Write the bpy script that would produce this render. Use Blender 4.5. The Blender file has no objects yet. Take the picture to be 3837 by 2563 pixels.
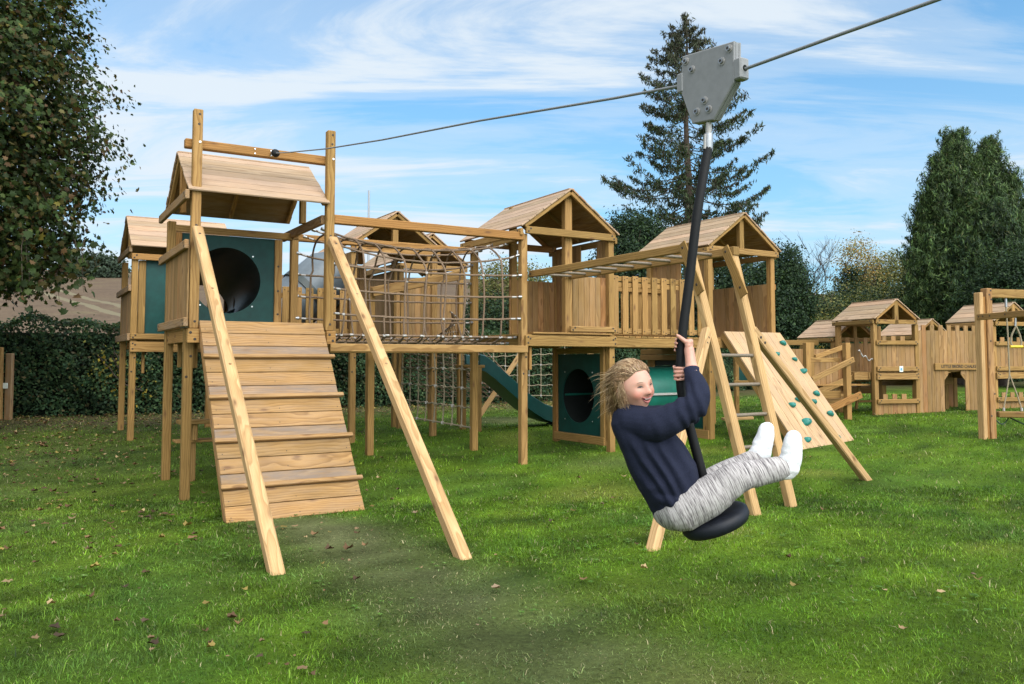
import bpy, math, random
import numpy as np
from mathutils import Vector, Matrix, noise as mn
random.seed(7); RNG = np.random.default_rng(11)
SC = bpy.context.scene
COL = SC.collection
R = math.radians

# ------------------------------------------------------------------ terrain and frames
def ground_z(x, y):
    s = min(max(y-8.4, 0.0), 5.6)
    s = s*s/(s+.25) if s > 0 else 0.0
    return .057*s + .025*min(max(x, 0.0), 10.0)

class Frame:
    """A horizontal building grid: U runs along the fronts, V runs back from them."""
    def __init__(s, ox, oy, yaw):
        s.o = (ox, oy); s.a = R(yaw)
        s.U = Vector((math.cos(s.a), math.sin(s.a), 0)); s.V = Vector((-math.sin(s.a), math.cos(s.a), 0)); s.Z = Vector((0, 0, 1))
    def P(s, u, v, z=0.0):
        p = s.U*u + s.V*v
        return Vector((p.x+s.o[0], p.y+s.o[1], z))
    def g(s, u, v):
        p = s.P(u, v); return ground_z(p.x, p.y)
    def D(s, u, v, z): return s.U*u + s.V*v + s.Z*z
F = Frame(0, 0, 30.99)

# ------------------------------------------------------------------ materials
MAT = {}
def new_mat(name):
    m = bpy.data.materials.new(name); m.use_nodes = True
    nt = m.node_tree; nt.nodes.clear()
    out = nt.nodes.new('ShaderNodeOutputMaterial'); b = nt.nodes.new('ShaderNodeBsdfPrincipled')
    nt.links.new(b.outputs[0], out.inputs[0]); MAT[name] = m
    return m, nt, b
def nd(nt, t, **kw):
    n = nt.nodes.new(t)
    for k, v in kw.items():
        if k.startswith('i_'): n.inputs[k[2:].replace('_', ' ')].default_value = v
        else: setattr(n, k, v)
    return n
def ramp(nt, src, stops, interp='LINEAR'):
    r = nt.nodes.new('ShaderNodeValToRGB'); r.color_ramp.interpolation = interp
    e = r.color_ramp.elements
    while len(e) < len(stops): e.new(.5)
    for q, (p, c) in zip(e, stops):
        q.position = p; q.color = (*c, 1) if len(c) == 3 else c
    nt.links.new(src, r.inputs[0]); return r.outputs[0]
def mix(nt, a, b, fac, mode='MIX'):
    n = nt.nodes.new('ShaderNodeMix'); n.data_type = 'RGBA'; n.blend_type = mode
    for i, x in ((0, fac), (6, a), (7, b)):
        if hasattr(x, 'links'): nt.links.new(x, n.inputs[i])
        else: n.inputs[i].default_value = x if i == 0 else (*x, 1)
    return n.outputs[2]
def attr(nt, name, out='Vector'):
    n = nt.nodes.new('ShaderNodeAttribute'); n.attribute_name = name; return n.outputs[out]
def vmul(nt, v, s):
    n = nt.nodes.new('ShaderNodeVectorMath'); n.operation = 'MULTIPLY'; nt.links.new(v, n.inputs[0]); n.inputs[1].default_value = s; return n.outputs[0]
def math_(nt, op, a, b=None, clamp=False):
    n = nt.nodes.new('ShaderNodeMath'); n.operation = op; n.use_clamp = clamp
    for i, x in enumerate((a, b)):
        if x is None: continue
        if hasattr(x, 'links'): nt.links.new(x, n.inputs[i])
        else: n.inputs[i].default_value = x
    return n.outputs[0]

def wood(name, light, mid, dark, rough=.72, knots=True, grey=0.0, stain=None):
    m, nt, b = new_mat(name)
    gv = attr(nt, 'gr'); tint = attr(nt, 'tint', 'Fac')
    # growth rings: distance from a wandering heart line, stretched along the board
    wob = nd(nt, 'ShaderNodeTexNoise', i_Scale=1.0, i_Detail=2.0); nt.links.new(vmul(nt, gv, (1.6, 5, 5)), wob.inputs['Vector'])
    add = nt.nodes.new('ShaderNodeVectorMath'); add.operation = 'MULTIPLY_ADD'
    nt.links.new(wob.outputs['Color'], add.inputs[0]); add.inputs[1].default_value = (.0, .085, .085); nt.links.new(vmul(nt, gv, (.12, 1, 1)), add.inputs[2])
    wav = nd(nt, 'ShaderNodeTexWave', wave_type='RINGS', rings_direction='X', wave_profile='SAW', i_Scale=15.0, i_Distortion=1.6, i_Detail=2.0)
    wav.inputs['Detail Scale'].default_value = 1.5
    nt.links.new(add.outputs[0], wav.inputs['Vector'])
    fine = nd(nt, 'ShaderNodeTexNoise', i_Scale=1.0, i_Detail=5.0, i_Roughness=.7); nt.links.new(vmul(nt, gv, (5, 210, 210)), fine.inputs['Vector'])
    big = nd(nt, 'ShaderNodeTexNoise', i_Scale=1.0, i_Detail=3.0); nt.links.new(vmul(nt, gv, (2.2, 9, 9)), big.inputs['Vector'])
    c = ramp(nt, wav.outputs['Fac'], [(0, light), (.55, mid), (.9, dark), (1, light)])
    c = mix(nt, mid, c, .64)
    c = mix(nt, c, ramp(nt, fine.outputs['Fac'], [(.3, (.66, .62, .56)), (.7, (1.12, 1.1, 1.08))]), .7, 'MULTIPLY')
    c = mix(nt, c, ramp(nt, big.outputs['Fac'], [(.3, (.80, .78, .72)), (.7, (1.1, 1.08, 1.0))]), .75, 'MULTIPLY')
    # board to board difference
    tr = ramp(nt, tint, [(0, (.76, .77, .68)), (.3, (.96, .94, .84)), (.6, (1.02, 1.0, 1.0)), (.88, (1.16, 1.10, 1.02)), (1, (.98, .78, .64))])
    c = mix(nt, c, tr, 1.0, 'MULTIPLY')
    bump_src = fine.outputs['Fac']
    if knots:
        vo = nd(nt, 'ShaderNodeTexVoronoi', i_Scale=1.0); vo.inputs['Randomness'].default_value = 1.0
        nt.links.new(vmul(nt, gv, (3.1, 8.5, 8.5)), vo.inputs['Vector'])
        hole = ramp(nt, vo.outputs['Distance'], [(.075, (1, 1, 1)), (.125, (.5, .5, .5)), (.24, (0, 0, 0))])
        sep = nd(nt, 'ShaderNodeSeparateColor'); nt.links.new(vo.outputs['Color'], sep.inputs[0])
        pick = math_(nt, 'GREATER_THAN', sep.outputs[0], .42)
        k = math_(nt, 'MULTIPLY', hole, pick)
        c = mix(nt, c, (.13, .062, .028), math_(nt, 'MULTIPLY', k, .82))
    if grey: 
        gn = nd(nt, 'ShaderNodeTexNoise', i_Scale=1.0, i_Detail=4.0, i_Roughness=.65); nt.links.new(vmul(nt, gv, (2.5, 14, 14)), gn.inputs['Vector'])
        c = mix(nt, c, (.33, .275, .23), math_(nt, 'MULTIPLY', ramp(nt, gn.outputs['Fac'], [(.38, (0, 0, 0)), (.66, (1, 1, 1))]), grey))
    if stain:   # scuffed, dirt-darkened tread boards
        sn = nd(nt, 'ShaderNodeTexNoise', i_Scale=1.0, i_Detail=6.0, i_Roughness=.7); nt.links.new(vmul(nt, gv, (3.0, 20, 20)), sn.inputs['Vector'])
        c = mix(nt, c, stain, ramp(nt, sn.outputs['Fac'], [(.36, (0, 0, 0)), (.62, (.85, .85, .85))]))
    nt.links.new(c, b.inputs['Base Color']); b.inputs['Roughness'].default_value = rough; b.inputs['Specular IOR Level'].default_value = .16
    bp = nd(nt, 'ShaderNodeBump', i_Strength=.22, i_Distance=.004); nt.links.new(bump_src, bp.inputs['Height']); nt.links.new(bp.outputs[0], b.inputs['Normal'])
    return m
wood('pine', (.385, .246, .104), (.30, .182, .070), (.175, .094, .033))
wood('pale_pine', (.53, .365, .20), (.44, .29, .145), (.30, .18, .08))
wood('roof_pine', (.46, .335, .25), (.385, .275, .20), (.25, .165, .11), grey=.25, knots=False)
wood('panel_pine', (.38, .24, .112), (.295, .175, .075), (.18, .098, .04), grey=.12)
wood('ramp_pine', (.395, .246, .112), (.31, .184, .078), (.185, .10, .04), grey=.15)
wood('wall_pine', (.50, .355, .22), (.42, .29, .17), (.29, .18, .095), grey=.2)
wood('worn_pine', (.36, .24, .14), (.285, .18, .10), (.19, .115, .06), grey=.3, stain=(.175, .135, .108))
wood('old_pine', (.36, .235, .125), (.27, .165, .08), (.17, .095, .045), grey=.25)

def plain(name, col, rough=.5, metal=0.0, spec=.5, var=.0, scale=30.0, bump=0.0, coat=0.0):
    m, nt, b = new_mat(name)
    b.inputs['Roughness'].default_value = rough; b.inputs['Metallic'].default_value = metal; b.inputs['Specular IOR Level'].default_value = spec
    b.inputs['Coat Weight'].default_value = coat
    tc = nd(nt, 'ShaderNodeTexCoord'); n = nd(nt, 'ShaderNodeTexNoise', i_Scale=scale, i_Detail=5.0, i_Roughness=.65); nt.links.new(tc.outputs['Object'], n.inputs['Vector'])
    lo = tuple(x*(1-var) for x in col); hi = tuple(min(1, x*(1+var)) for x in col)
    nt.links.new(ramp(nt, n.outputs['Fac'], [(.3, lo), (.7, hi)]), b.inputs['Base Color'])
    if bump:
        bp = nd(nt, 'ShaderNodeBump', i_Strength=bump, i_Distance=.01); nt.links.new(n.outputs['Fac'], bp.inputs['Height']); nt.links.new(bp.outputs[0], b.inputs['Normal'])
    return m
plain('bolt', (.035, .025, .018), .5, .3, var=.3)
plain('shiny_bolt', (.62, .62, .62), .3, 1.0, var=.1)
plain('green_panel', (.0025, .042, .036), .5, spec=.3, var=.25, scale=6, bump=.03)
plain('tube_green', (.006, .105, .075), .4, var=.2, scale=5)
plain('green_plastic', (.007, .055, .052), .36, var=.18, scale=5, coat=.1)
plain('hold_green', (.008, .155, .125), .5, var=.3, scale=25, bump=.25)
plain('dark_plastic', (.012, .022, .021), .5, var=.3, scale=7)
plain('grey_tube', (.085, .105, .12), .42, var=.25, scale=4)
plain('black_rubber', (.0035, .0036, .0042), .6, spec=.25, var=.4, scale=20, bump=.04)
plain('seat_rubber', (.0055, .007, .012), .55, spec=.3, var=.4, scale=20)
plain('rope', (.175, .12, .08), .85, spec=.15, var=.35, scale=160, bump=.5)
plain('pale_rope', (.26, .215, .145), .85, spec=.15, var=.35, scale=160, bump=.5)
plain('green_rope', (.05, .075, .055), .85, spec=.15, var=.3, scale=100)
plain('clamp', (.36, .34, .32), .5, .3, var=.12)
plain('steel', (.33, .335, .34), .38, .9, var=.12, scale=60)
plain('cast_alloy', (.205, .205, .205), .55, .15, var=.10, scale=22, bump=.06)
plain('wire_rope', (.20, .205, .21), .55, .3, var=.3, scale=200)
plain('yellow', (.72, .47, .02), .5, var=.1)
plain('red_plastic', (.30, .03, .04), .5, var=.15)
plain('lettering', (.03, .018, .01), .7, var=.2)
plain('bark', (.075, .058, .045), .9, spec=.1, var=.4, scale=9, bump=.5)
plain('white_sticker', (.62, .66, .58), .5, var=.1)
plain('blue_print', (.10, .25, .40), .5, var=.1)
plain('galvanised', (.145, .112, .078), .6, 0.0, var=.3, scale=60)
plain('hole_shade', (.012, .014, .013), .9, spec=.05)  # near-black colour standing in for the shade inside holes

# ------------------------------------------------------------------ mesh collector
class MB:
    """Collects boxes, beams and tubes into ONE mesh; each board keeps its own grain coordinates."""
    def __init__(s): s.v = []; s.f = []; s.m = []; s.g = []; s.t = []; s.mats = []; s.sm = []
    def mi(s, name):
        if name not in s.mats: s.mats.append(name)
        return s.mats.index(name)
    def raw(s, verts, faces, mat, grain=None, tint=None, smooth=False):
        o = len(s.v); k = s.mi(mat); tint = random.random() if tint is None else tint
        s.v += [tuple(p) for p in verts]; s.t += [tint]*len(verts)
        s.g += ([tuple(q) for q in grain] if grain is not None else [tuple(p) for p in verts])
        for f in faces: s.f.append(tuple(o+i for i in f)); s.m.append(k); s.sm.append(smooth)
    def obox(s, c, X, Y, Z, a, b, d, mat, ch=.004, tint=None, seed=None):
        """box centred at c, half sizes a,b,d along unit X,Y,Z; grain along X; chamfered edges"""
        ch = min(ch, .3*min(a, b, d)); V_ = []; G_ = []
        ro = (random.uniform(0, 40), random.uniform(-.3, .3), random.uniform(-.3, .3))
        idx = {}
        for sx in (-1, 1):
            for sy in (-1, 1):
                for sz in (-1, 1):
                    for k in range(3):
                        h = [a-ch, b-ch, d-ch]; h[k] += ch
                        q = (sx*h[0], sy*h[1], sz*h[2]); idx[(sx, sy, sz, k)] = len(V_)
                        V_.append(c + X*q[0] + Y*q[1] + Z*q[2]); G_.append((q[0]+ro[0], q[1]+ro[1], q[2]+ro[2]))
        I = idx; fs = []
        for sg in (-1, 1):
            def cyc(k, t):
                o = [j for j in range(3) if j != k]; r = []
                for p, q in ((-1, -1), (1, -1), (1, 1), (-1, 1)):
                    sgn = [0, 0, 0]; sgn[k] = t; sgn[o[0]] = p; sgn[o[1]] = q; r.append(I[(*sgn, k)])
                flip = (t < 0) ^ (k == 1)
                return r[::-1] if flip else r
            for k in range(3): fs.append(cyc(k, sg))
        for k in range(3):            # edge chamfers
            i, j = [q for q in range(3) if q != k]
            for p in (-1, 1):
                for q in (-1, 1):
                    s0 = [0, 0, 0]; s1 = [0, 0, 0]; s0[k] = -1; s1[k] = 1
                    for w in (s0, s1): w[i] = p; w[j] = q
                    r = [I[(*s0, i)], I[(*s1, i)], I[(*s1, j)], I[(*s0, j)]]
                    fs.append(r if (p*q > 0) ^ (k == 1) else r[::-1])
        for sx in (-1, 1):
            for sy in (-1, 1):
                for sz in (-1, 1):
                    r = [I[(sx, sy, sz, k)] for k in range(3)]
                    fs.append(r if sx*sy*sz > 0 else r[::-1])
        s.raw(V_, fs, mat, G_, tint)
    def box(s, fr, u0, u1, v0, v1, z0, z1, mat='pine', axis=None, ch=.004, tint=None):
        c = fr.P((u0+u1)/2, (v0+v1)/2, (z0+z1)/2); ax = [fr.U, fr.V, fr.Z]; h = [abs(u1-u0)/2, abs(v1-v0)/2, abs(z1-z0)/2]
        k = axis if axis is not None else max(range(3), key=lambda i: h[i])
        o = [k, (k+1) % 3, (k+2) % 3]
        s.obox(c, ax[o[0]], ax[o[1]], ax[o[2]], h[o[0]], h[o[1]], h[o[2]], mat, ch, tint)
    def beam(s, p0, p1, w, d, side, mat='pine', ch=.006, tint=None):
        """beam from p0 to p1; w measured along 'side', d across"""
        X = (p1-p0); L = X.length; X = X/L
        Y = (side - X*side.dot(X)).normalized(); Z = X.cross(Y)
        s.obox((p0+p1)/2, X, Y, Z, L/2, w/2, d/2, mat, ch, tint)
    def bolt(s, p, n, r=.013, mat='bolt', h=.003):
        n = n.normalized(); t = n.orthogonal().normalized(); b = n.cross(t); k = 10
        V_ = []
        for i in range(k):
            a = 2*math.pi*i/k; V_.append(p + (t*math.cos(a)+b*math.sin(a))*r)
        for i in range(k):
            a = 2*math.pi*i/k; V_.append(p + (t*math.cos(a)+b*math.sin(a))*r*.75 + n*h)
        fs = [(i, (i+1) % k, k+(i+1) % k, k+i) for i in range(k)] + [tuple(range(k, 2*k))]
        s.raw(V_, fs, mat)
    def tube(s, pts, r, mat, n=7, caps=True, smooth=True, grain=False, tint=None):
        pts = [Vector(p) for p in pts]; m = len(pts)
        rs = r if isinstance(r, (list, tuple)) else [r]*m
        T = [(pts[min(i+1, m-1)]-pts[max(i-1, 0)]).normalized() for i in range(m)]
        N = T[0].orthogonal().normalized(); V_ = []; G_ = []; L = 0; ro = random.uniform(0, 50)
        for i in range(m):
            if i: L += (pts[i]-pts[i-1]).length
            N = (N - T[i]*N.dot(T[i]));  N = N.normalized() if N.length > 1e-6 else T[i].orthogonal().normalized()
            B = T[i].cross(N)
            for k in range(n):
                a = 2*math.pi*k/n; q = (N*math.cos(a)+B*math.sin(a))*rs[i]
                V_.append(pts[i]+q); G_.append((L+ro, math.cos(a)*rs[i], math.sin(a)*rs[i]))
        fs = [(i*n+k, i*n+(k+1) % n, (i+1)*n+(k+1) % n, (i+1)*n+k) for i in range(m-1) for k in range(n)]
        s.raw(V_, fs, mat, G_ if grain else None, tint, smooth)
        if caps: s.raw([V_[k] for k in range(n)][::-1], [tuple(range(n))], mat, None, tint); s.raw(V_[-n:], [tuple(range(n))], mat, None, tint)
    def disc_wall(s, fr, uc, zc, r, u0, u1, z0, z1, v, th, mat, axis='u', n=48):
        """upright sheet with a round hole, thickness th; axis 'u': sheet spans u and z at v; axis 'v': spans v and z at u=v"""
        P = (lambda a, z, t: fr.P(a, t, z)) if axis == 'u' else (lambda a, z, t: fr.P(t, a, z))
        V_ = []
        for t in (v, v+th):
            for i in range(n):
                a = 2*math.pi*i/n; ca, sa = math.cos(a), math.sin(a); V_.append(P(uc+ca*r, zc+sa*r, t))
            for i in range(n):
                a = 2*math.pi*i/n; ca, sa = math.cos(a), math.sin(a)
                k = min([((u1-uc) if ca > 0 else (u0-uc))/ca if abs(ca) > 1e-6 else 1e9, ((z1-zc) if sa > 0 else (z0-zc))/sa if abs(sa) > 1e-6 else 1e9])
                V_.append(P(uc+ca*k, zc+sa*k, t))
        fs = []
        for o, fl in ((0, 0), (2*n, 1)):
            for i in range(n):
                j = (i+1) % n; q = (o+i, o+j, o+n+j, o+n+i); fs.append(q if fl else q[::-1])
        for i in range(n):
            j = (i+1) % n; fs.append((i, j, 2*n+j, 2*n+i)); fs.append((n+j, n+i, 3*n+i, 3*n+j))
        s.raw(V_, fs, mat)
        # corner fillers
        cs = [(u1, z1), (u0, z1), (u0, z0), (u1, z0)]
        for (cu, cz) in cs:
            ang = math.atan2(cz-zc, cu-uc) % (2*math.pi); i = int(ang/(2*math.pi)*n) % n; j = (i+1) % n
            for o in (0, 2*n):
                s.raw([V_[o+n+i], V_[o+n+j], P(cu, cz, v if o == 0 else v+th)], [(0, 1, 2)], mat)
    def mesh(s, name):
        me = bpy.data.meshes.new(name); me.from_pydata(s.v, [], s.f); me.update()
        for n in s.mats: me.materials.append(MAT[n])
        me.polygons.foreach_set('material_index', s.m); me.polygons.foreach_set('use_smooth', s.sm)
        a = me.attributes.new('gr', 'FLOAT_VECTOR', 'POINT'); a.data.foreach_set('vector', np.array(s.g, dtype=np.float32).ravel())
        t = me.attributes.new('tint', 'FLOAT', 'POINT'); t.data.foreach_set('value', np.array(s.t, dtype=np.float32))
        return me

def tag(o, label=None, cat=None, group=None, kind=None):
    for k, x in (('label', label), ('category', cat), ('group', group), ('kind', kind)):
        if x: o[k] = x
    return o
def shift_mesh(me, loc):
    me.transform(Matrix.Translation(-Vector(loc)))
def thing(name, label, cat, loc, group=None):
    o = bpy.data.objects.new(name, None); COL.objects.link(o); o.location = loc; o.empty_display_size = .2
    return tag(o, label, cat, group)
def abs_loc(o):
    p = Vector(o.location)
    while o.parent: o = o.parent; p = p + Vector(o.location)
    return p
def part(name, mb, parent, label=None, kind=None):
    """links the collector as one mesh object under its thing (or part); vertices were given in world space"""
    me = mb.mesh(name) if isinstance(mb, MB) else mb
    shift_mesh(me, abs_loc(parent))
    o = bpy.data.objects.new(name, me); COL.objects.link(o); o.parent = parent
    return tag(o, label, None, None, kind)
def single(name, mb, label, cat, loc=(0, 0, 0), group=None, kind=None):
    me = mb.mesh(name) if isinstance(mb, MB) else mb
    shift_mesh(me, loc); o = bpy.data.objects.new(name, me); COL.objects.link(o); o.location = loc
    return tag(o, label, cat, group, kind)
def np_mesh(name, V_, faces_flat, nper, mats, cols=None, smooth=False, midx=None):
    """fast mesh from numpy; faces all have nper corners"""
    me = bpy.data.meshes.new(name); n = len(V_); nf = len(faces_flat)//nper
    me.vertices.add(n); me.vertices.foreach_set('co', np.asarray(V_, dtype=np.float32).ravel())
    me.loops.add(len(faces_flat)); me.loops.foreach_set('vertex_index', np.asarray(faces_flat, dtype=np.int32))
    me.polygons.add(nf); me.polygons.foreach_set('loop_start', np.arange(0, nf*nper, nper, dtype=np.int32))
    if midx is not None: me.polygons.foreach_set('material_index', np.asarray(midx, dtype=np.int32))
    me.update(calc_edges=True); me.validate()
    for m in mats: me.materials.append(MAT[m])
    if cols is not None:
        a = me.attributes.new('col', 'FLOAT_COLOR', 'POINT'); c = np.ones((n, 4), dtype=np.float32); c[:, :3] = cols; a.data.foreach_set('color', c.ravel())
    if smooth: me.polygons.foreach_set('use_smooth', np.ones(nf, dtype=bool))
    return me
# ------------------------------------------------------------------ shared carpentry
def pbox(th, name, fr, u0, u1, v0, v1, z0, z1, mat='pine', axis=None, ch=.005, bolts=(), label=None):
    """one squared timber as one part, with countersunk bolts (u, v, z, normal u, normal v)"""
    mb = MB(); mb.box(fr, u0, u1, v0, v1, z0, z1, mat, axis, ch)
    for b in bolts: mb.bolt(fr.P(b[0], b[1], b[2]), fr.U*b[3]+fr.V*b[4], b[5] if len(b) > 5 else .0145)
    return part(name, mb, th, label)
def boards(th, name, fr, axis, a0, a1, t0, t1, z0, z1, n, mat='panel_pine', heights=None, gap=.003, label=None):
    """upright boards side by side: axis 'u' or 'v', one mesh (planks are its pattern)"""
    mb = MB(); w = (a1-a0)/n
    for i in range(n):
        q0 = a0+i*w+gap/2; q1 = a0+(i+1)*w-gap/2; ch_ = .006; zt = heights[i] if heights else z1
        jt = random.uniform(-.0012, .0012)
        if axis == 'u': mb.box(fr, q0, q1, t0+jt, t1+jt, z0, zt, mat, 2, ch_)
        else: mb.box(fr, t0+jt, t1+jt, q0, q1, z0, zt, mat, 2, ch_)
    return part(name, mb, th, label)
def roof(th, fr, ridge, c, hw, rz, ez, a0, a1, n=7, mat='roof_pine', king=(), raft=.055, tie=True):
    A = fr.V if ridge == 'v' else fr.U; T = fr.U if ridge == 'v' else fr.V
    P = (lambda a, t, z: fr.P(t, a, z)) if ridge == 'v' else (lambda a, t, z: fr.P(a, t, z))
    dz = rz-ez; L = math.hypot(hw, dz)
    for s in (-1, 1):
        down = (T*s*hw - fr.Z*dz)/L; nor = (T*s*dz + fr.Z*hw)/L; mb = MB(); w = L/n
        for i in range(n):
            m = (i+.5)*w; p = P(a0, c, rz) + down*m + nor*.011
            e = random.uniform(-.004, .004)
            mb.obox(p + A*((a1-a0)/2+e), A, down, nor, (a1-a0)/2, w/2-.0042, .0105, mat, .005)
            for aa in (a0+.06, (a0+a1)/2, a1-.06):
                mb.bolt(P(aa, c, rz)+down*(m+w*.28)+nor*.0215, nor, .004, 'bolt', .0005)
        mb.obox(P((a0+a1)/2, c, rz)+down*L/2-nor*.0015, A, down, nor, (a1-a0)/2-.012, L/2-.01, .002, 'old_pine', .001, .1)
        part('roof_slope', mb, th)
        for aa in (a0+.045, (a0+a1)/2, a1-.045):
            p0 = P(aa, c, rz)+down*.03-nor*(.002+raft*.5); p1 = P(aa, c, rz)+down*(L-.06)-nor*(.002+raft*.5)
            mr = MB(); mr.beam(p0, p1, .045, raft*.99, A, 'pine'); part('rafter', mr, th)
    for aa, w, d, zb in king:
        mb = MB(); mb.obox(P(aa, c, (zb+rz-.02)/2), fr.Z, T, A, (rz-.02-zb)/2, w/2, d/2, 'pine', .006); part('king_post', mb, th)
    mb = MB(); mb.obox(P((a0+a1)/2, c, rz+.006), A, T, fr.Z, (a1-a0)/2-.01, .045, .009, mat, .003); part('ridge_cap', mb, th)

DK = 1.86     # deck height of the big play unit
S_ = .095
def tower_core(th, fr, u0, u1, v0, v1, tops=3.2, skip_posts=(), decks=True, front_top=None):
    """four posts, deck joists and deck boards; u0..v1 are the outer faces of the posts"""
    for k, (u, v) in enumerate(((u0, v0), (u1-S_, v0), (u0, v1-S_), (u1-S_, v1-S_))):
        if k in skip_posts: continue
        g = fr.g(u+.05, v+.05)
        bl = [(u+.05+.02*(-1)**j, v-.0005, z, 0, -1) for j, z in enumerate((1.55, 1.33)) ] if k < 2 else []
        pbox(th, 'post', fr, u, u+S_, v, v+S_, g-.25, front_top if (front_top and k < 2) else tops, 'pine', 2, .007, bl)
    if decks:
        mb = MB(); n = 10; w = (v1-v0-.03)/n
        for i in range(n): mb.box(fr, u0+.012, u1-.012, v0+.015+i*w, v0+.015+(i+1)*w-.004, DK-.028, DK, 'pine', 0, .003)
        part('deck', mb, th)
        for v in (v0+.1, v1-.15): pbox(th, 'deck_joist', fr, u0+.1, u1-.1, v, v+.045, DK-.16, DK-.032, 'pine', 0)
def beam_u(th, name, fr, u0, u1, v, z0, z1, d=.045, mat='pine', bolted=True):
    b = []
    if bolted:
        h = z1-z0
        for e, s in ((u0, 1), (u1, -1)):
            b += [(e+s*.035, v-.0005, z0+h*.3, 0, -1), (e+s*.07, v-.0005, z0+h*.7, 0, -1)]
            if h > .12: b.append((e+s*.035, v-.0005, z0+h*.85, 0, -1))
    return pbox(th, name, fr, u0, u1, v, v+d, z0, z1, mat, 0, .007, b)
def beam_v(th, name, fr, u, v0, v1, z0, z1, d=.045, mat='pine', face=-1):
    h = z1-z0; uf = u-.0005 if face < 0 else u+d+.0005; b = []
    for e, s in ((v0, 1), (v1, -1)): b += [(uf, e+s*.04, z0+h*.3, face, 0), (uf, e+s*.085, z0+h*.7, face, 0)]
    return pbox(th, name, fr, u, u+d, v0, v1, z0, z1, mat, 1, .012, b)

# ------------------------------------------------------------------ tower at the start of the zip wire
T1 = thing('play_tower', 'nearest play tower, with a round tunnel mouth in its green panel above the ramp', 'play tower', F.P(1.6, 9.4, 0), 'roofed timber play towers')
u0, u1, v0, v1 = 1.535, 3.14, 9.36, 10.76
tower_core(T1, F, u0, u1, v0, v1, 3.2, front_top=1.84)
roof(T1, F, 'u', 10.05, .83, 3.90, 3.315, 1.52, 3.07, 7, king=((1.60, .085, .07, 3.2), (3.0, .085, .07, 3.2)))
beam_v(T1, 'top_rail', F, 1.488, 9.22, 11.12, 3.225, 3.325, .045, 'old_pine')
beam_v(T1, 'guard_rail', F, 1.488, 9.19, 11.05, 2.69, 2.785, .045, 'old_pine')
beam_v(T1, 'deck_rail', F, 1.488, 9.14, 11.0, 1.86, 1.955, .045, 'old_pine')
beam_v(T1, 'side_beam', F, 1.535+.02, 9.46, 10.66, 1.70, 1.85, .045)
beam_v(T1, 'top_beam', F, 3.03, 9.40, 11.1, 3.105, 3.215, .045, 'old_pine')
boards(T1, 'wall_panel', F, 'v', 9.27, 10.76, 1.537, 1.557, 1.865, 2.74, 12)
pbox(T1, 'back_header', F, u0, u1+.01, 10.665, 10.71, 3.075, 3.16, 'pine')
pbox(T1, 'panel_frame', F, 1.63, 1.70, 10.67, 10.715, 1.865, 3.07, 'pine')
pbox(T1, 'panel_frame', F, 2.835, 2.93, 10.675, 10.72, 1.865, 3.07, 'pine', bolts=[(2.88, 10.6745, z, 0, -1) for z in (2.1, 2.4, 2.72)])
mb = MB(); mb.disc_wall(F, 2.245, 2.51, .415, 1.70, 2.835, 1.868, 3.072, 10.70, .018, 'green_panel')
for a, b_ in ((1.93, 2.83), (2.56, 2.83), (1.93, 2.19), (2.56, 2.19)): mb.bolt(F.P(a, 10.6995, b_), -F.V, .012, 'shiny_bolt')
part('tunnel_panel', mb, T1, 'dark green panel with a big round hole')
pbox(T1, 'floor_block', F, 1.545, 1.665, 9.225, 9.262, 1.69, 1.842, 'pine', 0, bolts=[(1.575, 9.2245, 1.80, 0, -1, .016), (1.62, 9.2245, 1.73, 0, -1, .016)])
pbox(T1, 'floor_block', F, 3.055, 3.165, 9.225, 9.262, 1.69, 1.842, 'pine', 0, bolts=[(3.09, 9.2245, 1.80, 0, -1, .016), (3.13, 9.2245, 1.73, 0, -1, .016)])
beam_u(T1, 'deck_beam', F, 1.54, 3.16, 9.265, 1.70, 1.835, .045, bolted=False)
for a, b_ in ((1.66, 9.52), (1.66, 10.52)): pbox(T1, 'hanger', F, a, a+.045, b_, b_+.05, 1.42, 1.72, 'pine', 2)

# steps / bench underneath the tower
ST = thing('bench', 'low plank bench with a thin step under the nearest tower, behind its left posts', 'bench', F.P(2.2, 10.6, ground_z(*F.P(2.2, 10.6).xy)))
pbox(ST, 'seat', F, 1.66, 2.75, 10.28, 10.55, .755, .80, 'pine', 0)
pbox(ST, 'foot_board', F, 1.64, 2.75, 10.40, 10.66, .53, .56, 'pine', 0)
for a in (1.82, 2.45):
    pbox(ST, 'support', F, a, a+.05, 10.32, 10.50, .561, .753, 'pine', 2); pbox(ST, 'foot', F, a, a+.05, 10.42, 10.62, .05, .528, 'pine', 2)

# ------------------------------------------------------------------ zip wire frame
ZF = thing('zip_wire_gantry', 'tall two-post timber gantry with crossbeam and two long slanting legs, anchoring the zip wire', 'zip wire gantry', F.P(2.3, 9.3, 0))
for a, zt in ((1.565, 4.22), (3.05, 4.20)):
    bl = [(a+.06, 9.2595, zt-.055, 0, -1, .014), (a+.055, 9.2595, zt-.165, 0, -1, .014), (a+.05, 9.2595, 2.95, 0, -1, .015), (a+.055, 9.2595, 1.92, 0, -1, .014)]
    p = pbox(ZF, 'post', F, a, a+.096, 9.26, 9.355, 1.845, zt, 'pine', 2, .008, bl)
    mb = MB(); mb.bolt(F.P(a+.068, 9.2595, 3.86), -F.V, .016, 'shiny_bolt', .008); part('coach_bolt', mb, p)
cb = pbox(ZF, 'crossbeam', F, 1.50, 3.13, 9.36, 9.455, 3.812, 3.91, 'pine', 0, .008)
for a in (2.24, 2.42):
    for z in (3.835, 3.887): mb = MB(); mb.bolt(F.P(a, 9.3595, z), -F.V, .011, 'shiny_bolt', .006); part('anchor_bolt', mb, cb)
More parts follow.
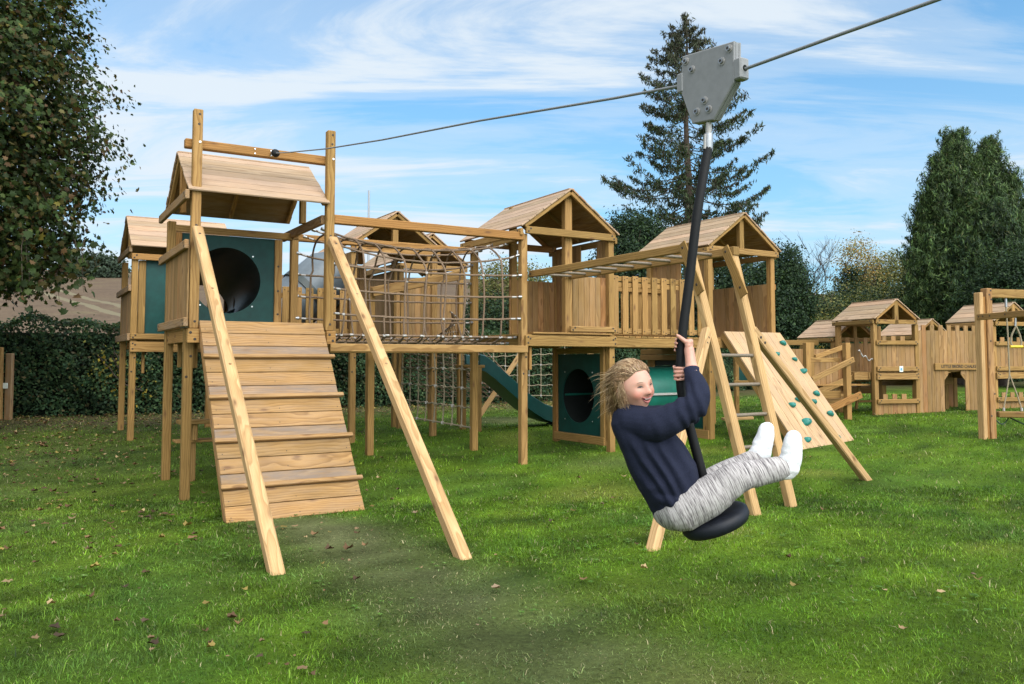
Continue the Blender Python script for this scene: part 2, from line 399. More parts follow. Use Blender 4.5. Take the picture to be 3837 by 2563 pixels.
for a, fu, fv in ((1.615, 1.63, 5.93), (3.1, 2.98, 5.66)):
    top = F.P(a, 9.205, 2.90); f0 = F.P(fu, fv, 0); f0.z = ground_z(f0.x, f0.y)-.03
    mb = MB(); mb.beam(f0 - (top-f0).normalized()*.06, top, .105, .105, F.U, 'pale_pine', .014, tint=.62)
    d = (top-f0).normalized(); nn = F.U.cross(d); nn = nn if nn.z > 0 else -nn
    for t in (.965, .75, .5): mb.bolt(f0+(top-f0)*t+nn*.0527, nn, .014, 'old_pine' if t < .9 else 'bolt')
    part('leg', mb, ZF)

# ------------------------------------------------------------------ plank ramp
RA = thing('climbing_ramp', 'steep plank climbing ramp with four foothold battens between the zip wire legs', 'ramp', F.P(2.3, 8.0, 0))
tl = Vector(F.P(1.665, 9.245, 1.935)); bl_ = Vector(F.P(1.715, 7.97, 0.0)); w_ = 1.345
dn = (bl_-tl); Lr = dn.length; dn = dn/Lr; nr = F.U.cross(dn); nr = nr if nr.dot(-F.V) > 0 else -nr
nb = 15; wb = Lr/nb
bat = (2, 5, 8, 11)
order = 0
for i in range(14):
    w2 = Lr/14
    worn = i in (2, 5, 8, 12-1)
    mb = MB(); c = tl + dn*(w2*(i+.5)) + F.U*(w_/2) - nr*.014
    mb.obox(c, F.U, dn, nr, w_/2+random.uniform(-.003, .003), w2/2-.0034, .014, 'worn_pine' if worn else 'ramp_pine', .0065, tint=random.uniform(.12, .82))
    for e in (-w_/2+.045, 0.02*random.uniform(-1, 1), w_/2-.045):
        mb.bolt(c+F.U*e+dn*w2*.2+nr*.0143, nr, .0055, 'bolt', .0006)
    part('board', mb, RA)
for i in (2, 5, 8, 11):
    w2 = Lr/14; c = tl + dn*(w2*(i+1)-.018) + F.U*(w_/2+.012) + nr*.024
    mb = MB(); mb.obox(c, F.U, dn, nr, w_/2+.03, .022, .0235, 'ramp_pine', .007, tint=.6); part('batten', mb, RA)
for e in (.0, w_-.045):
    mb = MB(); mb.beam(tl+F.U*(e+.02)-nr*.078+dn*.02, bl_+F.U*(e+.02)-nr*.078-dn*.02, .042, .098, F.U, 'ramp_pine'); part('bearer', mb, RA)

# ------------------------------------------------------------------ middle tower
T3 = thing('play_tower', 'middle wooden play tower beside the rope bridge, half boarded front and gable facing the camera', 'play tower', F.P(6.5, 9.3, 0), 'roofed timber play towers')
u0, u1, v0, v1 = 5.735, 7.29, 9.30, 10.76
tower_core(T3, F, u0, u1, v0, v1, 3.2)
roof(T3, F, 'v', 6.515, .815, 3.865, 3.285, 9.23, 11.02, 7)
pbox(T3, 'king_post', F, 6.475, 6.595, 9.345, 9.44, DK, 3.84, 'pine', 2, .008)
pbox(T3, 'king_post', F, 6.40, 6.50, 10.665, 10.755, DK, 3.84, 'pine', 2, .008)
beam_u(T3, 'gable_beam', F, 5.785, 7.29, 9.253, 3.2, 3.30, .045)
beam_u(T3, 'gable_beam', F, 5.74, 7.29, 10.762, 3.2, 3.30, .045)
beam_v(T3, 'eaves_beam', F, 5.69, 9.25, 11.0, 3.17, 3.262, .045)
beam_v(T3, 'eaves_beam', F, 7.292, 9.28, 11.0, 3.17, 3.262, .045)
beam_u(T3, 'deck_beam', F, 5.775, 7.30, 9.253, 1.695, 1.838, .045)
beam_u(T3, 'deck_beam', F, 5.735, 7.29, 10.763, 1.695, 1.838, .045)
beam_v(T3, 'deck_beam', F, 5.80, 9.40, 10.66, 1.70, 1.83, .045)
pbox(T3, 'deck_edge', F, 5.90, 7.225, 9.27, 9.40, DK+.003, DK+.026, 'pine', 0)
beam_u(T3, 'kick_rail', F, 6.50, 7.295, 9.252, 1.90, 1.978, .045)
boards(T3, 'front_panel', F, 'u', 6.62, 7.29, 9.372, 9.394, DK, 2.68, 7)
boards(T3, 'back_panel', F, 'u', 6.38, 7.20, 10.69, 10.712, DK, 2.725, 8)
boards(T3, 'side_panel', F, 'v', 10.02, 10.70, 7.215, 7.237, DK, 3.22, 6)
boards(T3, 'side_panel', F, 'v', 9.39, 9.62, 7.215, 7.237, DK, 3.22, 2)
# ground floor tunnel panel on its right side
G0 = F.g(7.2, 10)
mb = MB(); mb.disc_wall(F, 10.08, .98, .40, 9.50, 10.60, .42, 1.60, 7.20, .018, 'green_panel', axis='v')
for a in (9.72, 10.42):
    for z in (.62, 1.33): mb.bolt(F.P(7.1995, a, z), -F.U, .011, 'shiny_bolt')
part('tunnel_panel', mb, T3, 'shaded dark green panel with a round hole low under the deck')
pbox(T3, 'panel_frame', F, 7.165, 7.235, 10.60, 10.672, .33, 1.69, 'pine', 2)
pbox(T3, 'panel_frame', F, 7.165, 7.235, 9.40, 9.49, .33, 1.69, 'pine', 2)
pbox(T3, 'panel_sill', F, 7.16, 7.23, 9.40, 10.66, .30, .415, 'pine', 1)
pbox(T3, 'panel_head', F, 7.17, 7.23, 9.50, 10.60, 1.605, 1.69, 'pine', 1)
pbox(T3, 'hanger', F, 5.875, 5.915, 9.33, 9.38, 1.38, 1.69, 'pine', 2)

# ------------------------------------------------------------------ right tower with the climbing wall
T4 = thing('play_tower', 'right-hand wooden play tower above the climbing wall, gable facing the camera', 'play tower', F.P(9.8, 9.3, 0), 'roofed timber play towers')
u0, u1, v0, v1 = 9.12, 10.60, 9.30, 10.76
tower_core(T4, F, u0, u1, v0, v1, 3.2)
roof(T4, F, 'v', 9.875, .81, 3.845, 3.27, 9.23, 11.05, 7, king=((9.35, .095, .08, 3.18), (10.95, .095, .08, 3.18)))
beam_u(T4, 'gable_beam', F, 9.10, 10.655, 9.253, 3.185, 3.28, .045)
beam_u(T4, 'gable_beam', F, 9.12, 10.60, 10.763, 3.185, 3.28, .045)
beam_v(T4, 'eaves_beam', F, 9.055, 9.25, 11.0, 3.16, 3.25, .045)
beam_v(T4, 'eaves_beam', F, 10.602, 9.30, 11.0, 3.16, 3.25, .045)
beam_u(T4, 'deck_beam', F, 9.10, 10.62, 9.253, 1.695, 1.838, .045)
boards(T4, 'side_panel', F, 'v', 9.39, 10.67, 10.52, 10.542, DK, 2.755, 12)
boards(T4, 'side_panel', F, 'v', 9.39, 9.62, 9.19, 9.212, DK, 3.2, 2)
boards(T4, 'side_panel', F, 'v', 10.0, 10.68, 9.19, 9.212, DK, 3.2, 6)
pbox(T4, 'guard_rail', F, 10.602, 10.647, 9.32, 10.8, 2.66, 2.75, 'pine', 1)
mb = MB(); G0 = F.g(9.1, 9.9)
mb.box(F, 9.15, 9.17, 9.42, 10.62, G0+.13, 1.42, 'green_panel', 1, .003); mb.box(F, 9.155, 9.168, 9.42, 10.62, 1.425, 1.60, 'dark_plastic', 1, .003)
pn = part('play_panel', mb, T4, 'green panel with a pale strip across it')
mb = MB(); mb.box(F, 9.138, 9.1495, 9.44, 10.60, .99, 1.03, 'clamp', 1, .003); part('strip', mb, pn)
pbox(T4, 'panel_frame', F, 9.13, 9.20, 9.40, 9.472, G0-.02, 1.69, 'pine', 2)
pbox(T4, 'panel_frame', F, 9.13, 9.20, 10.6, 10.67, G0-.02, 1.69, 'pine', 2)
pbox(T4, 'panel_sill', F, 9.10, 9.19, 9.33, 10.68, G0-.05, G0+.11, 'pine', 1)
pbox(T4, 'panel_head', F, 9.08, 9.125, 9.62, 10.9, 1.51, 1.60, 'pine', 1)
pbox(T4, 'panel_head', F, 9.09, 9.135, 9.62, 10.9, 1.605, 1.69, 'pine', 1)

# ground level crawl tube between the two tunnel panels
CT = MB(); CT.tube([F.P(7.22, 10.08, .98), F.P(7.9, 10.08, .98), F.P(8.5, 10.08, 1.0), F.P(9.148, 10.08, 1.0)], [.42, .405, .405, .405], 'tube_green', 36, False); CT.tube([F.P(7.215, 10.08, .98), F.P(7.9, 10.08, .98), F.P(8.5, 10.08, 1.0), F.P(9.147, 10.08, 1.0)], [.406, .392, .392, .392], 'hole_shade', 36, False); CT.box(F, 7.24, 9.14, 9.648, 9.672, .975, 1.01, 'clamp', 0, .003); CT.box(F, 7.24, 9.14, 10.46, 10.484, .97, 1.0, 'tube_green', 0, .003)  # near-black inner skin paints in the shade inside the tube
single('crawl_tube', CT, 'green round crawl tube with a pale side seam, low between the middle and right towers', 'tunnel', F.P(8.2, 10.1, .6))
# ------------------------------------------------------------------ slatted bridge between the two gabled towers
SB = thing('slat_bridge', 'timber walkway with upright slat railings between the middle and right towers', 'bridge', F.P(8.2, 9.5, DK-.2))
us = [7.335+i*.1835 for i in range(10)]
for i, a in enumerate(us):
    zt = 2.735+random.uniform(-.006, .006)
    pbox(SB, 'slat', F, a, a+.105, 9.392+random.uniform(-.002, .002), 9.416, 1.885, zt, 'pine', 2, .005,
         [(a+.03, 9.3895, 1.93, 0, -1, .009), (a+.078, 9.3895, 1.91, 0, -1, .009), (a+.03, 9.3895, zt-.05, 0, -1, .009), (a+.078, 9.3895, zt-.03, 0, -1, .009)])
for z in (1.90, 2.57, 2.655): pbox(SB, 'rail', F, 7.295, 9.115, 9.422, 9.46, z, z+.07, 'pine', 0)
for i in range(10):
    pbox(SB, 'slat', F, 7.35+i*.18, 7.45+i*.18, 10.35, 10.372, 1.885, 2.70, 'pine', 2)
pbox(SB, 'rail', F, 7.295, 9.115, 10.30, 10.345, 2.60, 2.68, 'pine', 0)
pbox(SB, 'rail', F, 7.295, 9.115, 10.30, 10.345, 1.90, 1.97, 'pine', 0)
pbox(SB, 'bridge_beam', F, 7.295, 9.115, 9.40, 9.47, 1.695, 1.828, 'pine', 0)
pbox(SB, 'bridge_beam', F, 7.295, 9.115, 10.30, 10.37, 1.695, 1.828, 'pine', 0)
mb = MB()
for i in range(16): mb.box(F, 7.30+i*.1135, 7.405+i*.1135, 9.40, 10.37, 1.832, 1.858, 'pine', 1, .003)
part('deck', mb, SB)

# ------------------------------------------------------------------ left rear tower
T0 = thing('play_tower', 'far left wooden play tower with a green front panel, beside the dark hedge', 'play tower', F.P(2.3, 15, 0), 'roofed timber play towers')
u0, u1, v0, v1 = 1.53, 3.05, 14.22, 15.72
tower_core(T0, F, u0, u1, v0, v1, 3.2)
roof(T0, F, 'u', 15.0, .86, 3.90, 3.31, 1.50, 3.09, 6, king=((1.58, .085, .07, 3.2), (3.02, .085, .07, 3.2)))
beam_v(T0, 'top_rail', F, 1.483, 14.2, 16.0, 3.22, 3.325, .045, 'old_pine')
beam_v(T0, 'guard_rail', F, 1.483, 14.2, 16.0, 2.60, 2.70, .045, 'old_pine')
beam_v(T0, 'deck_rail', F, 1.483, 14.2, 16.0, 1.82, 1.93, .045, 'old_pine')
boards(T0, 'wall_panel', F, 'v', 14.3, 15.7, 1.535, 1.555, 1.85, 2.66, 12)
beam_u(T0, 'top_beam', F, 1.52, 3.07, 14.172, 3.10, 3.20, .045)
beam_u(T0, 'kick_rail', F, 1.53, 3.07, 14.172, 1.84, 1.93, .045)
beam_u(T0, 'deck_beam', F, 1.53, 3.07, 14.172, 1.64, 1.80, .045)
pbox(T0, 'panel_frame', F, 1.635, 1.74, 14.25, 14.30, 1.935, 3.10, 'pine', 2)
mb = MB(); mb.disc_wall(F, 2.58, 2.34, .415, 1.74, 3.0, 1.86, 3.15, 14.29, .018, 'green_panel'); part('tunnel_panel', mb, T0)
for a in (1.72, 2.8): pbox(T0, 'hanger', F, a, a+.045, 14.34, 14.39, 1.30, 1.66, 'pine', 2)

# crawl tube between the two left towers
CT = MB(); n = 40; ro, ri = .445, .415; V_ = []; 
st = [10.72, 10.73, 11.4, 12.0, 12.05, 12.1, 12.9, 13.6, 14.285]
for k, v in enumerate(st):
    bump = .03 if k in (1, 4) else 0
    for r_ in (ro+bump, ri):
        for i in range(n): a = 2*math.pi*i/n; V_.append(F.P(2.25+.34*((v-10.72)/3.57)+r_*math.cos(a), v, 2.51-.18*((v-10.72)/3.57)**2+r_*math.sin(a)))
fs = []
for k in range(len(st)-1):
    for i in range(n):
        j = (i+1) % n; o = k*2*n; q = (k+1)*2*n
        fs.append((o+i, o+j, q+j, q+i)); fs.append((o+n+j, o+n+i, q+n+i, q+n+j))
CT.raw(V_, fs, 'dark_plastic', smooth=True)
single('crawl_tube', CT, 'dark round plastic crawl tube joining the two left-hand towers', 'tunnel', F.P(2.25, 12.5, 2.5))

# ------------------------------------------------------------------ two towers behind the rope bridge
T5 = thing('play_tower', 'rear play tower seen above the rope bridge, left one of the two gables there', 'play tower', F.P(5.15, 12.2, 0), 'roofed timber play towers')
u0, u1, v0, v1 = 4.42, 5.90, 12.2, 13.66
tower_core(T5, F, u0, u1, v0, v1, 3.2)
roof(T5, F, 'v', 5.16, .81, 3.875, 3.29, 12.12, 13.9, 7, king=((12.25, .095, .08, 3.2), (13.8, .095, .08, 3.2)))
beam_u(T5, 'gable_beam', F, 4.40, 5.93, 12.153, 3.2, 3.30, .045)
boards(T5, 'side_panel', F, 'v', 12.3, 13.6, 4.43, 4.45, DK, 3.2, 9)
boards(T5, 'back_panel', F, 'u', 4.55, 5.2, 13.58, 13.6, DK, 3.15, 5)
boards(T5, 'front_panel', F, 'u', 5.2, 5.85, 12.26, 12.28, DK, 2.7, 6)
beam_u(T5, 'deck_beam', F, 4.40, 5.93, 12.153, 1.69, 1.838, .045)
T6 = thing('play_tower', 'rear play tower seen through the rope bridge, right one of the two gables there', 'play tower', F.P(6.6, 14, 0), 'roofed timber play towers')
u0, u1, v0, v1 = 5.87, 7.30, 13.95, 15.35
tower_core(T6, F, u0, u1, v0, v1, 3.2)
roof(T6, F, 'v', 6.60, .80, 3.865, 3.28, 13.85, 15.9, 7, king=((14.0, .12, .08, 1.9), (15.7, .095, .08, 3.2)))
beam_u(T6, 'gable_beam', F, 5.83, 7.36, 13.90, 3.19, 3.29, .045)
beam_v(T6, 'eaves_beam', F, 5.79, 13.9, 15.85, 3.15, 3.25, .045)
boards(T6, 'front_panel', F, 'u', 6.65, 7.28, 14.02, 14.04, DK, 2.68, 6)
boards(T6, 'side_panel', F, 'v', 14.05, 15.3, 5.89, 5.91, DK, 3.15, 9)
boards(T6, 'back_panel', F, 'u', 6.0, 6.6, 15.28, 15.3, DK, 2.7, 5)
beam_u(T6, 'deck_beam', F, 5.83, 7.36, 13.90, 1.69, 1.838, .045)

# slatted fence-like bridge behind the net, from the left towers to the rear one
SB2 = thing('slat_bridge', 'timber walkway with upright slat railings behind the rope bridge, left of the rear gables', 'bridge', F.P(3.8, 12.3, DK-.2))
for i in range(8):
    a = 3.02+i*.178
    pbox(SB2, 'slat', F, a, a+.115, 12.26, 12.283, 1.88, 2.60+random.uniform(-.01, .01), 'pine', 2, .005, [(a+.03, 12.2595, 2.56, 0, -1, .009), (a+.085, 12.2595, 2.54, 0, -1, .009)])
for z in (1.92, 2.44): pbox(SB2, 'rail', F, 3.0, 4.42, 12.29, 12.335, z, z+.075, 'pine', 0)
pbox(SB2, 'bridge_beam', F, 3.0, 4.42, 12.25, 12.3, 1.69, 1.83, 'pine', 0)
mb = MB()
for i in range(12): mb.box(F, 3.0+i*.118, 3.11+i*.118, 12.3, 13.3, 1.832, 1.858, 'pine', 1, .003)
part('deck', mb, SB2)
for a in (3.0,):
    g = F.g(a, 12.3); pbox(SB2, 'post', F, a-.1, a-.005, 12.25, 12.345, g-.2, 2.7, 'pine', 2); pbox(SB2, 'post', F, a-.1, a-.005, 13.25, 13.345, g-.2, 2.7, 'pine', 2)
# sloping handrail behind the net
HR = thing('sloping_rail', 'thick sloping timber rail crossing behind the rope bridge net', 'handrail', F.P(5.5, 11.4, 2))
mb = MB(); mb.beam(F.P(4.28, 10.95, 2.47), F.P(5.66, 10.80, 2.78), .14, .05, F.Z, 'pine', .012); part('rail', mb, HR)
g = F.g(4.3, 11.0); pbox(HR, 'post', F, 4.25, 4.345, 11.0, 11.095, g-.2, 2.55, 'pine', 2); pbox(HR, 'post', F, 4.75, 4.80, 11.02, 11.07, 1.86, 2.58, 'pine', 2)

# ------------------------------------------------------------------ rope bridge
RB = thing('rope_bridge', 'rope net tunnel bridge in a timber frame between the nearest and middle towers', 'rope bridge', F.P(4.4, 10, 1.7))
beam_u(RB, 'top_beam', F, 3.148, 5.76, 9.275, 3.108, 3.212, .095, 'pine', False)
beam_u(RB, 'top_beam', F, 2.95, 5.72, 10.67, 3.075, 3.165, .095, 'pine', False)
beam_u(RB, 'lower_beam', F, 3.10, 5.79, 9.22, 1.607, 1.70, .075, 'pine', False)
beam_u(RB, 'lower_beam', F, 3.00, 5.75, 10.68, 1.607, 1.70, .075, 'pine', False)
beam_v(RB, 'end_beam', F, 5.70, 9.42, 10.95, 3.10, 3.19, .06)
sec = [(9.33, 2.06), (9.30, 2.35), (9.30, 2.635), (9.36, 2.915), (9.66, 3.10), (10.03, 3.14), (10.40, 3.10), (10.68, 2.915), (10.72, 2.635), (10.72, 2.35), (10.68, 2.06), (10.50, 1.80), (10.22, 1.735), (9.92, 1.72), (9.64, 1.735), (9.44, 1.81)]
cz, cv = 2.42, 10.02
def netpt(a, k):
    v, z = sec[k % len(sec)]; t = (a-3.12)/2.61
    s = math.sin(math.pi*min(max(t, 0), 1))**.7
    top = 1 if z > 2.7 else 0
    v2 = cv+(v-cv)*(1-.16*s*(1.5 if top else 1 if z > 1.9 else .2)); z2 = z-(.16*s if top else .03*s if z > 1.9 else 0)
    return v2, z2
mb = MB(); mc = mb
NS = 27
for k in range(len(sec)):
    pts = []
    for i in range(NS):
        a = 3.13+2.59*i/(NS-1); v, z = netpt(a, k); pts.append(F.P(a, v, z+.003*math.sin(i*2.1+k)))
    mb.tube(pts, .0132, 'rope', 6, grain=False)
    for i in (0, NS-1):
        q = pts[i]; d_ = (pts[1]-pts[0] if i == 0 else pts[-2]-pts[-1]).normalized()
        mc.tube([q+d_*.06, q+d_*.12], .0145, 'clamp', 7); mc.tube([q-d_*.015, q+d_*.03], .022, 'steel', 7)
hoops = [3.30+i*.272 for i in range(9)]
for h_i, a0 in enumerate(hoops):
    pts = []; n = len(sec)
    for q in range(n*4+1):
        k = q/4; i = int(k); f_ = k-i
        p0, p1, p2, p3 = [netpt(a0, (i+e) % n) for e in (-1, 0, 1, 2)]
        def cr(a, b, c, d): return .5*((2*b)+(-a+c)*f_+(2*a-5*b+4*c-d)*f_*f_+(-a+3*b-3*c+d)*f_**3)
        pts.append(F.P(a0+.012*math.sin(k*1.7+h_i)+(.03 if i > 2 and i < 8 else 0)*math.sin(k), cr(p0[0], p1[0], p2[0], p3[0]), cr(p0[1], p1[1], p2[1], p3[1])))
    mb.tube(pts, .0128, 'rope', 6)
    for k in range(n):
        v, z = netpt(a0, k); q = pts[min(k*4, len(pts)-1)]
        mc.obox(q, F.U, F.V, F.Z, .017, .0148, .0148, 'clamp' if ((k in (11, 15) and h_i % 1 == 0) or random.random() < .12) else 'rope', .004)
# extra floor ropes make the walking net denser
for j in range(22):
    a = 3.2+j*.115; mb.tube([F.P(a, 9.46, 1.80), F.P(a+.02, 9.75, 1.728), F.P(a-.01, 10.2, 1.728), F.P(a, 10.5, 1.80)], .008, 'rope', 5)
    if j % 2 == 0: mc.tube([F.P(a-.018, 9.445, 1.812), F.P(a+.022, 9.445, 1.812)], .014, 'clamp', 6)
part('net', mb, RB)

# ------------------------------------------------------------------ monkey bars with ladder end
MK = thing('monkey_bars', 'overhead monkey bar frame ending in a ladder and two splayed braces, behind the swinging child', 'monkey bars', F.P(6.2, 6, 0))
A0, B0 = 5.945, 6.56
for a, v_end, v_start in ((A0, 6.30, 9.42), (B0, 6.30, 9.50)):
    pbox(MK, 'side_beam', F, a-.024, a+.024, v_end, v_start, 2.628, 2.718, 'pine', 1, .008, [(a-.0245, v_end+.06, 2.69, -1, 0), (a-.0245, v_start-.05, 2.67, -1, 0)])
for i in range(9):
    mb = MB(); v = 6.62+i*.335; mb.tube([F.P(A0+.02, v, 2.668), F.P(B0-.02, v, 2.668)], .0175, 'galvanised', 10); part('bar', mb, MK)
legs = []
for a, fu, fv in ((A0, 6.03, 5.56), (B0, 6.60, 5.62)):
    g = F.g(fu, fv); p1 = F.P(a, 6.335, 2.66); p0 = F.P(fu, fv, g-.08)
    mb = MB(); mb.beam(p0, p1, .10, .09, F.U, 'pale_pine', .012, tint=.45); part('ladder_leg', mb, MK); legs.append((p0, p1))
    mb = MB(); mb.beam(F.P(a-.052, 6.12, 2.18), F.P(a-.052, 6.39, 2.72), .018, .11, F.U, 'pine', .004); mb.bolt(F.P(a-.0615, 6.17, 2.27), -F.U, .015); mb.bolt(F.P(a-.0615, 6.37, 2.67), -F.U, .015); part('gusset', mb, MK)
    mb = MB(); mb.obox(F.P(a, 6.30, 2.672), F.Z, F.U, F.V, .047, .045, .035, 'pine', .006); part('end_block', mb, MK)
for z in (1.555, 1.262, .965, .66, .36):
    q = []
    for p0, p1 in legs: t = (z-p0.z)/(p1.z-p0.z); q.append(p0+(p1-p0)*t)
    mb = MB(); mb.tube([q[0]+F.U*.04, q[1]-F.U*.04], .0185, 'galvanised', 10); part('rung', mb, MK)
for (p0, p1), fu, fv, zt, sd in ((legs[0], 4.33, 5.06, 1.78, -1), (legs[1], 8.33, 6.05, 1.80, 1)):
    t = (zt-p0.z)/(p1.z-p0.z); top = p0+(p1-p0)*t; g = F.g(fu, fv); f0 = F.P(fu, fv, g)
    d = (f0-top).normalized(); mb = MB()
    mb.beam(f0+d*.08, top-d*.05+F.U*sd*.05, .095, .085, F.V, 'pale_pine', .012, tint=.6)
    for e in (.08, .16): mb.bolt(top+d*e-F.V*.0475+F.U*sd*.045, -F.V, .016)
    part('brace', mb, MK)

# ------------------------------------------------------------------ climbing wall
CW = thing('climbing_wall', 'sloping plank climbing wall with green holds in front of the right tower', 'climbing wall', F.P(10, 8.5, .3))
tl = F.P(9.315, 9.19, 1.945); fo = F.P(9.36, 7.82, 0); fo.z = ground_z(fo.x, fo.y)-.02; dn2 = fo-tl; Lw = dn2.length; dn2 /= Lw; ww = 1.245
nw = F.U.cross(dn2); nw = nw if nw.z > 0 else -nw
for i in range(8):
    mb = MB(); w2 = ww/8; c = tl+dn2*(Lw/2)+F.U*(w2*(i+.5))
    mb.obox(c, dn2, F.U, nw, Lw/2, w2/2-.0016, .014, 'wall_pine', .003, tint=random.uniform(.5, .8))
    for q in (.1, .45, .9): mb.bolt(tl+dn2*Lw*q+F.U*(w2*(i+.3))+nw*.0143, nw, .004, 'bolt', .0005); mb.bolt(tl+dn2*Lw*q+F.U*(w2*(i+.7))+nw*.0143, nw, .004, 'bolt', .0005)
    part('board', mb, CW)
for e in (.03, ww-.03):
    mb = MB(); mb.beam(tl+F.U*e-nw*.065, fo+F.U*e-nw*.065-dn2*.05, .045, .10, F.U, 'pine', tint=.5); part('bearer', mb, CW)
random.seed(21)
def wallpt(x, y):   # fractions across and down
    return tl+F.U*(ww*x)+dn2*(Lw*y)+nw*.014
for hx, hy, sz, rt in ((.33, .12, .07, 1.9), (1.0-.08, .10, .07, 2.6), (.93, .25, .055, 2.4), (1.0-.08, .36, .065, .4), (.90, .56, .07, 3.0), (.90, .73, .07, 2.9), (.55, .43, .065, .6), (.33, .64, .065, 1.2), (.36, .79, .085, 0), (.62, .81, .07, 2), (.12, .4, .06, 1), (.75, .62, .06, 2), (.66, .2, .055, 1.2), (.5, .6, .06, 2.2), (.2, .92, .06, .4), (.75, .92, .055, 2.8)):
    sz *= 1.4; c = wallpt(hx, hy); mb = MB(); n = 12; rings = [(1.0, 0), (1.02, .25), (.86, .62), (.5, .95), (.0, 1.05)]; V_ = []; tipx = math.cos(rt), math.sin(rt)
    for r_, h_ in rings:
        for i in range(n):
            a = 2*math.pi*i/n; rr = sz*r_*(.58+.16*math.cos(a-rt)+.08*math.cos(3*a+rt)); off = sz*.34*h_
            p = c+F.U*(math.cos(a)*rr+tipx[0]*off*.8)+dn2*(math.sin(a)*rr*.85+tipx[1]*off*.8)+nw*(sz*.62*h_)
            V_.append(p)
    fs = [(k*n+i, k*n+(i+1) % n, (k+1)*n+(i+1) % n, (k+1)*n+i) for k in range(len(rings)-1) for i in range(n)]
    mb.raw(V_, fs, 'hold_green', smooth=True); mb.bolt(c+F.U*tipx[0]*sz*.27+dn2*tipx[1]*sz*.27+nw*sz*.648, nw, .009, 'bolt', .002); part('hand_hold', mb, CW)
# ------------------------------------------------------------------ toddler castle
CF = Frame(6.86, 15.56, 17.1)
CG = .50
def castle_tower(lbl, uo, vo=0.0, dz=0.0, full=True, w=1.05):
    T = thing('castle_tower', lbl, 'play castle tower', CF.P(uo+.5, vo+.5, CG), 'small castle towers')
    for k, (u, v) in enumerate(((-.045, 0), (w-.135, 0), (-.045, 1.0), (w-.135, 1.0))):
        pbox(T, 'post', CF, uo+u, uo+u+.09, vo+v, vo+v+.09, CG-.25, 2.2+dz, 'pine', 2, .006)
    roof(T, CF, 'v', uo+w/2-.06, w/2+.0, 2.665+dz, 2.285+dz, vo-.06, vo+1.16, 4, king=((vo-.005, .09, .07, 2.2+dz),))
    beam_u(T, 'top_beam', CF, uo-.01, uo+w-.1, vo-.04, 2.2+dz, 2.28+dz, .038)
    beam_v(T, 'top_beam', CF, uo-.085, vo-.03, vo+1.13, 2.2+dz, 2.275+dz, .038)
    beam_u(T, 'top_beam', CF, uo-.01, uo+w-.1, vo+1.09, 2.2+dz, 2.28+dz, .038)
    pbox(T, 'deck', CF, uo+.045, uo+w-.14, vo+.05, vo+1.05, 1.26+dz, 1.29+dz, 'pine', 0)
    beam_u(T, 'deck_beam', CF, uo-.01, uo+w-.08, vo-.04, 1.145+dz, 1.27+dz, .038)
    beam_v(T, 'deck_beam', CF, uo-.085, vo+.1, vo+1.0, 1.145+dz, 1.29+dz, .038)
    if full:
        n = 8; wd = (w-.185)/n
        boards(T, 'wall_panel', CF, 'u', uo+.05, uo+w-.135, vo+.02, vo+.04, 1.28, 1.85, n, heights=[1.97 if i in (1, 3, 5) else 1.85 for i in range(n)])
        boards(T, 'wall_panel', CF, 'u', uo+.05, uo+w-.135, vo+.02, vo+.04, CG-.02, .72, n, heights=[.87 if i in (1, 3, 5) else .72 for i in range(n)])
        beam_u(T, 'guard_rail', CF, uo-.005, uo+w-.08, vo-.04, 1.805, 1.885, .038)
        beam_u(T, 'kick_rail', CF, uo-.005, uo+w-.08, vo-.04, 1.305, 1.392, .038)
        beam_u(T, 'low_rail', CF, uo-.01, uo+w-.075, vo-.04, .695, .778, .038)
        boards(T, 'back_panel', CF, 'u', uo+.05, uo+w-.135, vo+1.03, vo+1.05, 1.28, 1.85, n, heights=[1.97 if i in (1, 3, 5) else 1.85 for i in range(n)])
    return T
K1 = castle_tower('small castle tower with battlement rails just right of the castle access ramp', 0.0)
mb = MB(); mb.box(CF, .49, .575, -.046, -.041, 1.29, 1.40, 'white_sticker', 2, .001); st_ = part('notice_plate', mb, K1)
mb = MB(); mb.box(CF, .51, .555, -.0475, -.0462, 1.315, 1.365, 'blue_print', 2, .0005); part('print', mb, st_)
K2 = castle_tower('small castle tower right of the castle gate, half hidden behind the swing post', 2.87)
K3 = castle_tower('lower-roofed small castle tower behind the access ramp, left rear of the castle', .06, 1.22, -.31, False)
boards(K3, 'wall_panel', CF, 'v', 1.3, 2.25, .03, .05, .98, 1.7, 8)
K4 = castle_tower('lower-roofed small castle tower rising behind the castle gate wall', 3.05+.3, 2.6, -.20, False)
# tunnel end left of the ramp
TP = thing('tunnel_frame', 'dark green tunnel end panel in a timber frame, left of the castle ramp', 'tunnel panel', CF.P(-1.9, 1.6, CG))
mb = MB(); mb.disc_wall(CF, -1.5, 1.42, .3, -2.0, -1.0, 1.05, 1.82, 1.6, .02, 'green_panel'); part('panel', mb, TP)
mb = MB(); mb.disc_wall(CF, -1.5, 1.42, .02, -1.85, -1.15, 1.1, 1.78, 1.85, .02, 'hole_shade'); part('shade_back', mb, TP)  # dark sheet in place of the shade within the tunnel
for a in (-2.05, -1.02): pbox(TP, 'post', CF, a, a+.08, 1.55, 1.63, CG-.2, 1.95, 'pine', 2)
pbox(TP, 'top_rail', CF, -2.1, -.1, 1.52, 1.56, 1.82, 1.92, 'pine', 0); pbox(TP, 'low_rail', CF, -2.1, -.4, 1.52, 1.56, 1.02, 1.11, 'pine', 0)
for a in (-1.75, -1.4): pbox(TP, 'crenel', CF, a, a+.1, 1.57, 1.595, 1.05, 1.28, 'pine', 2)

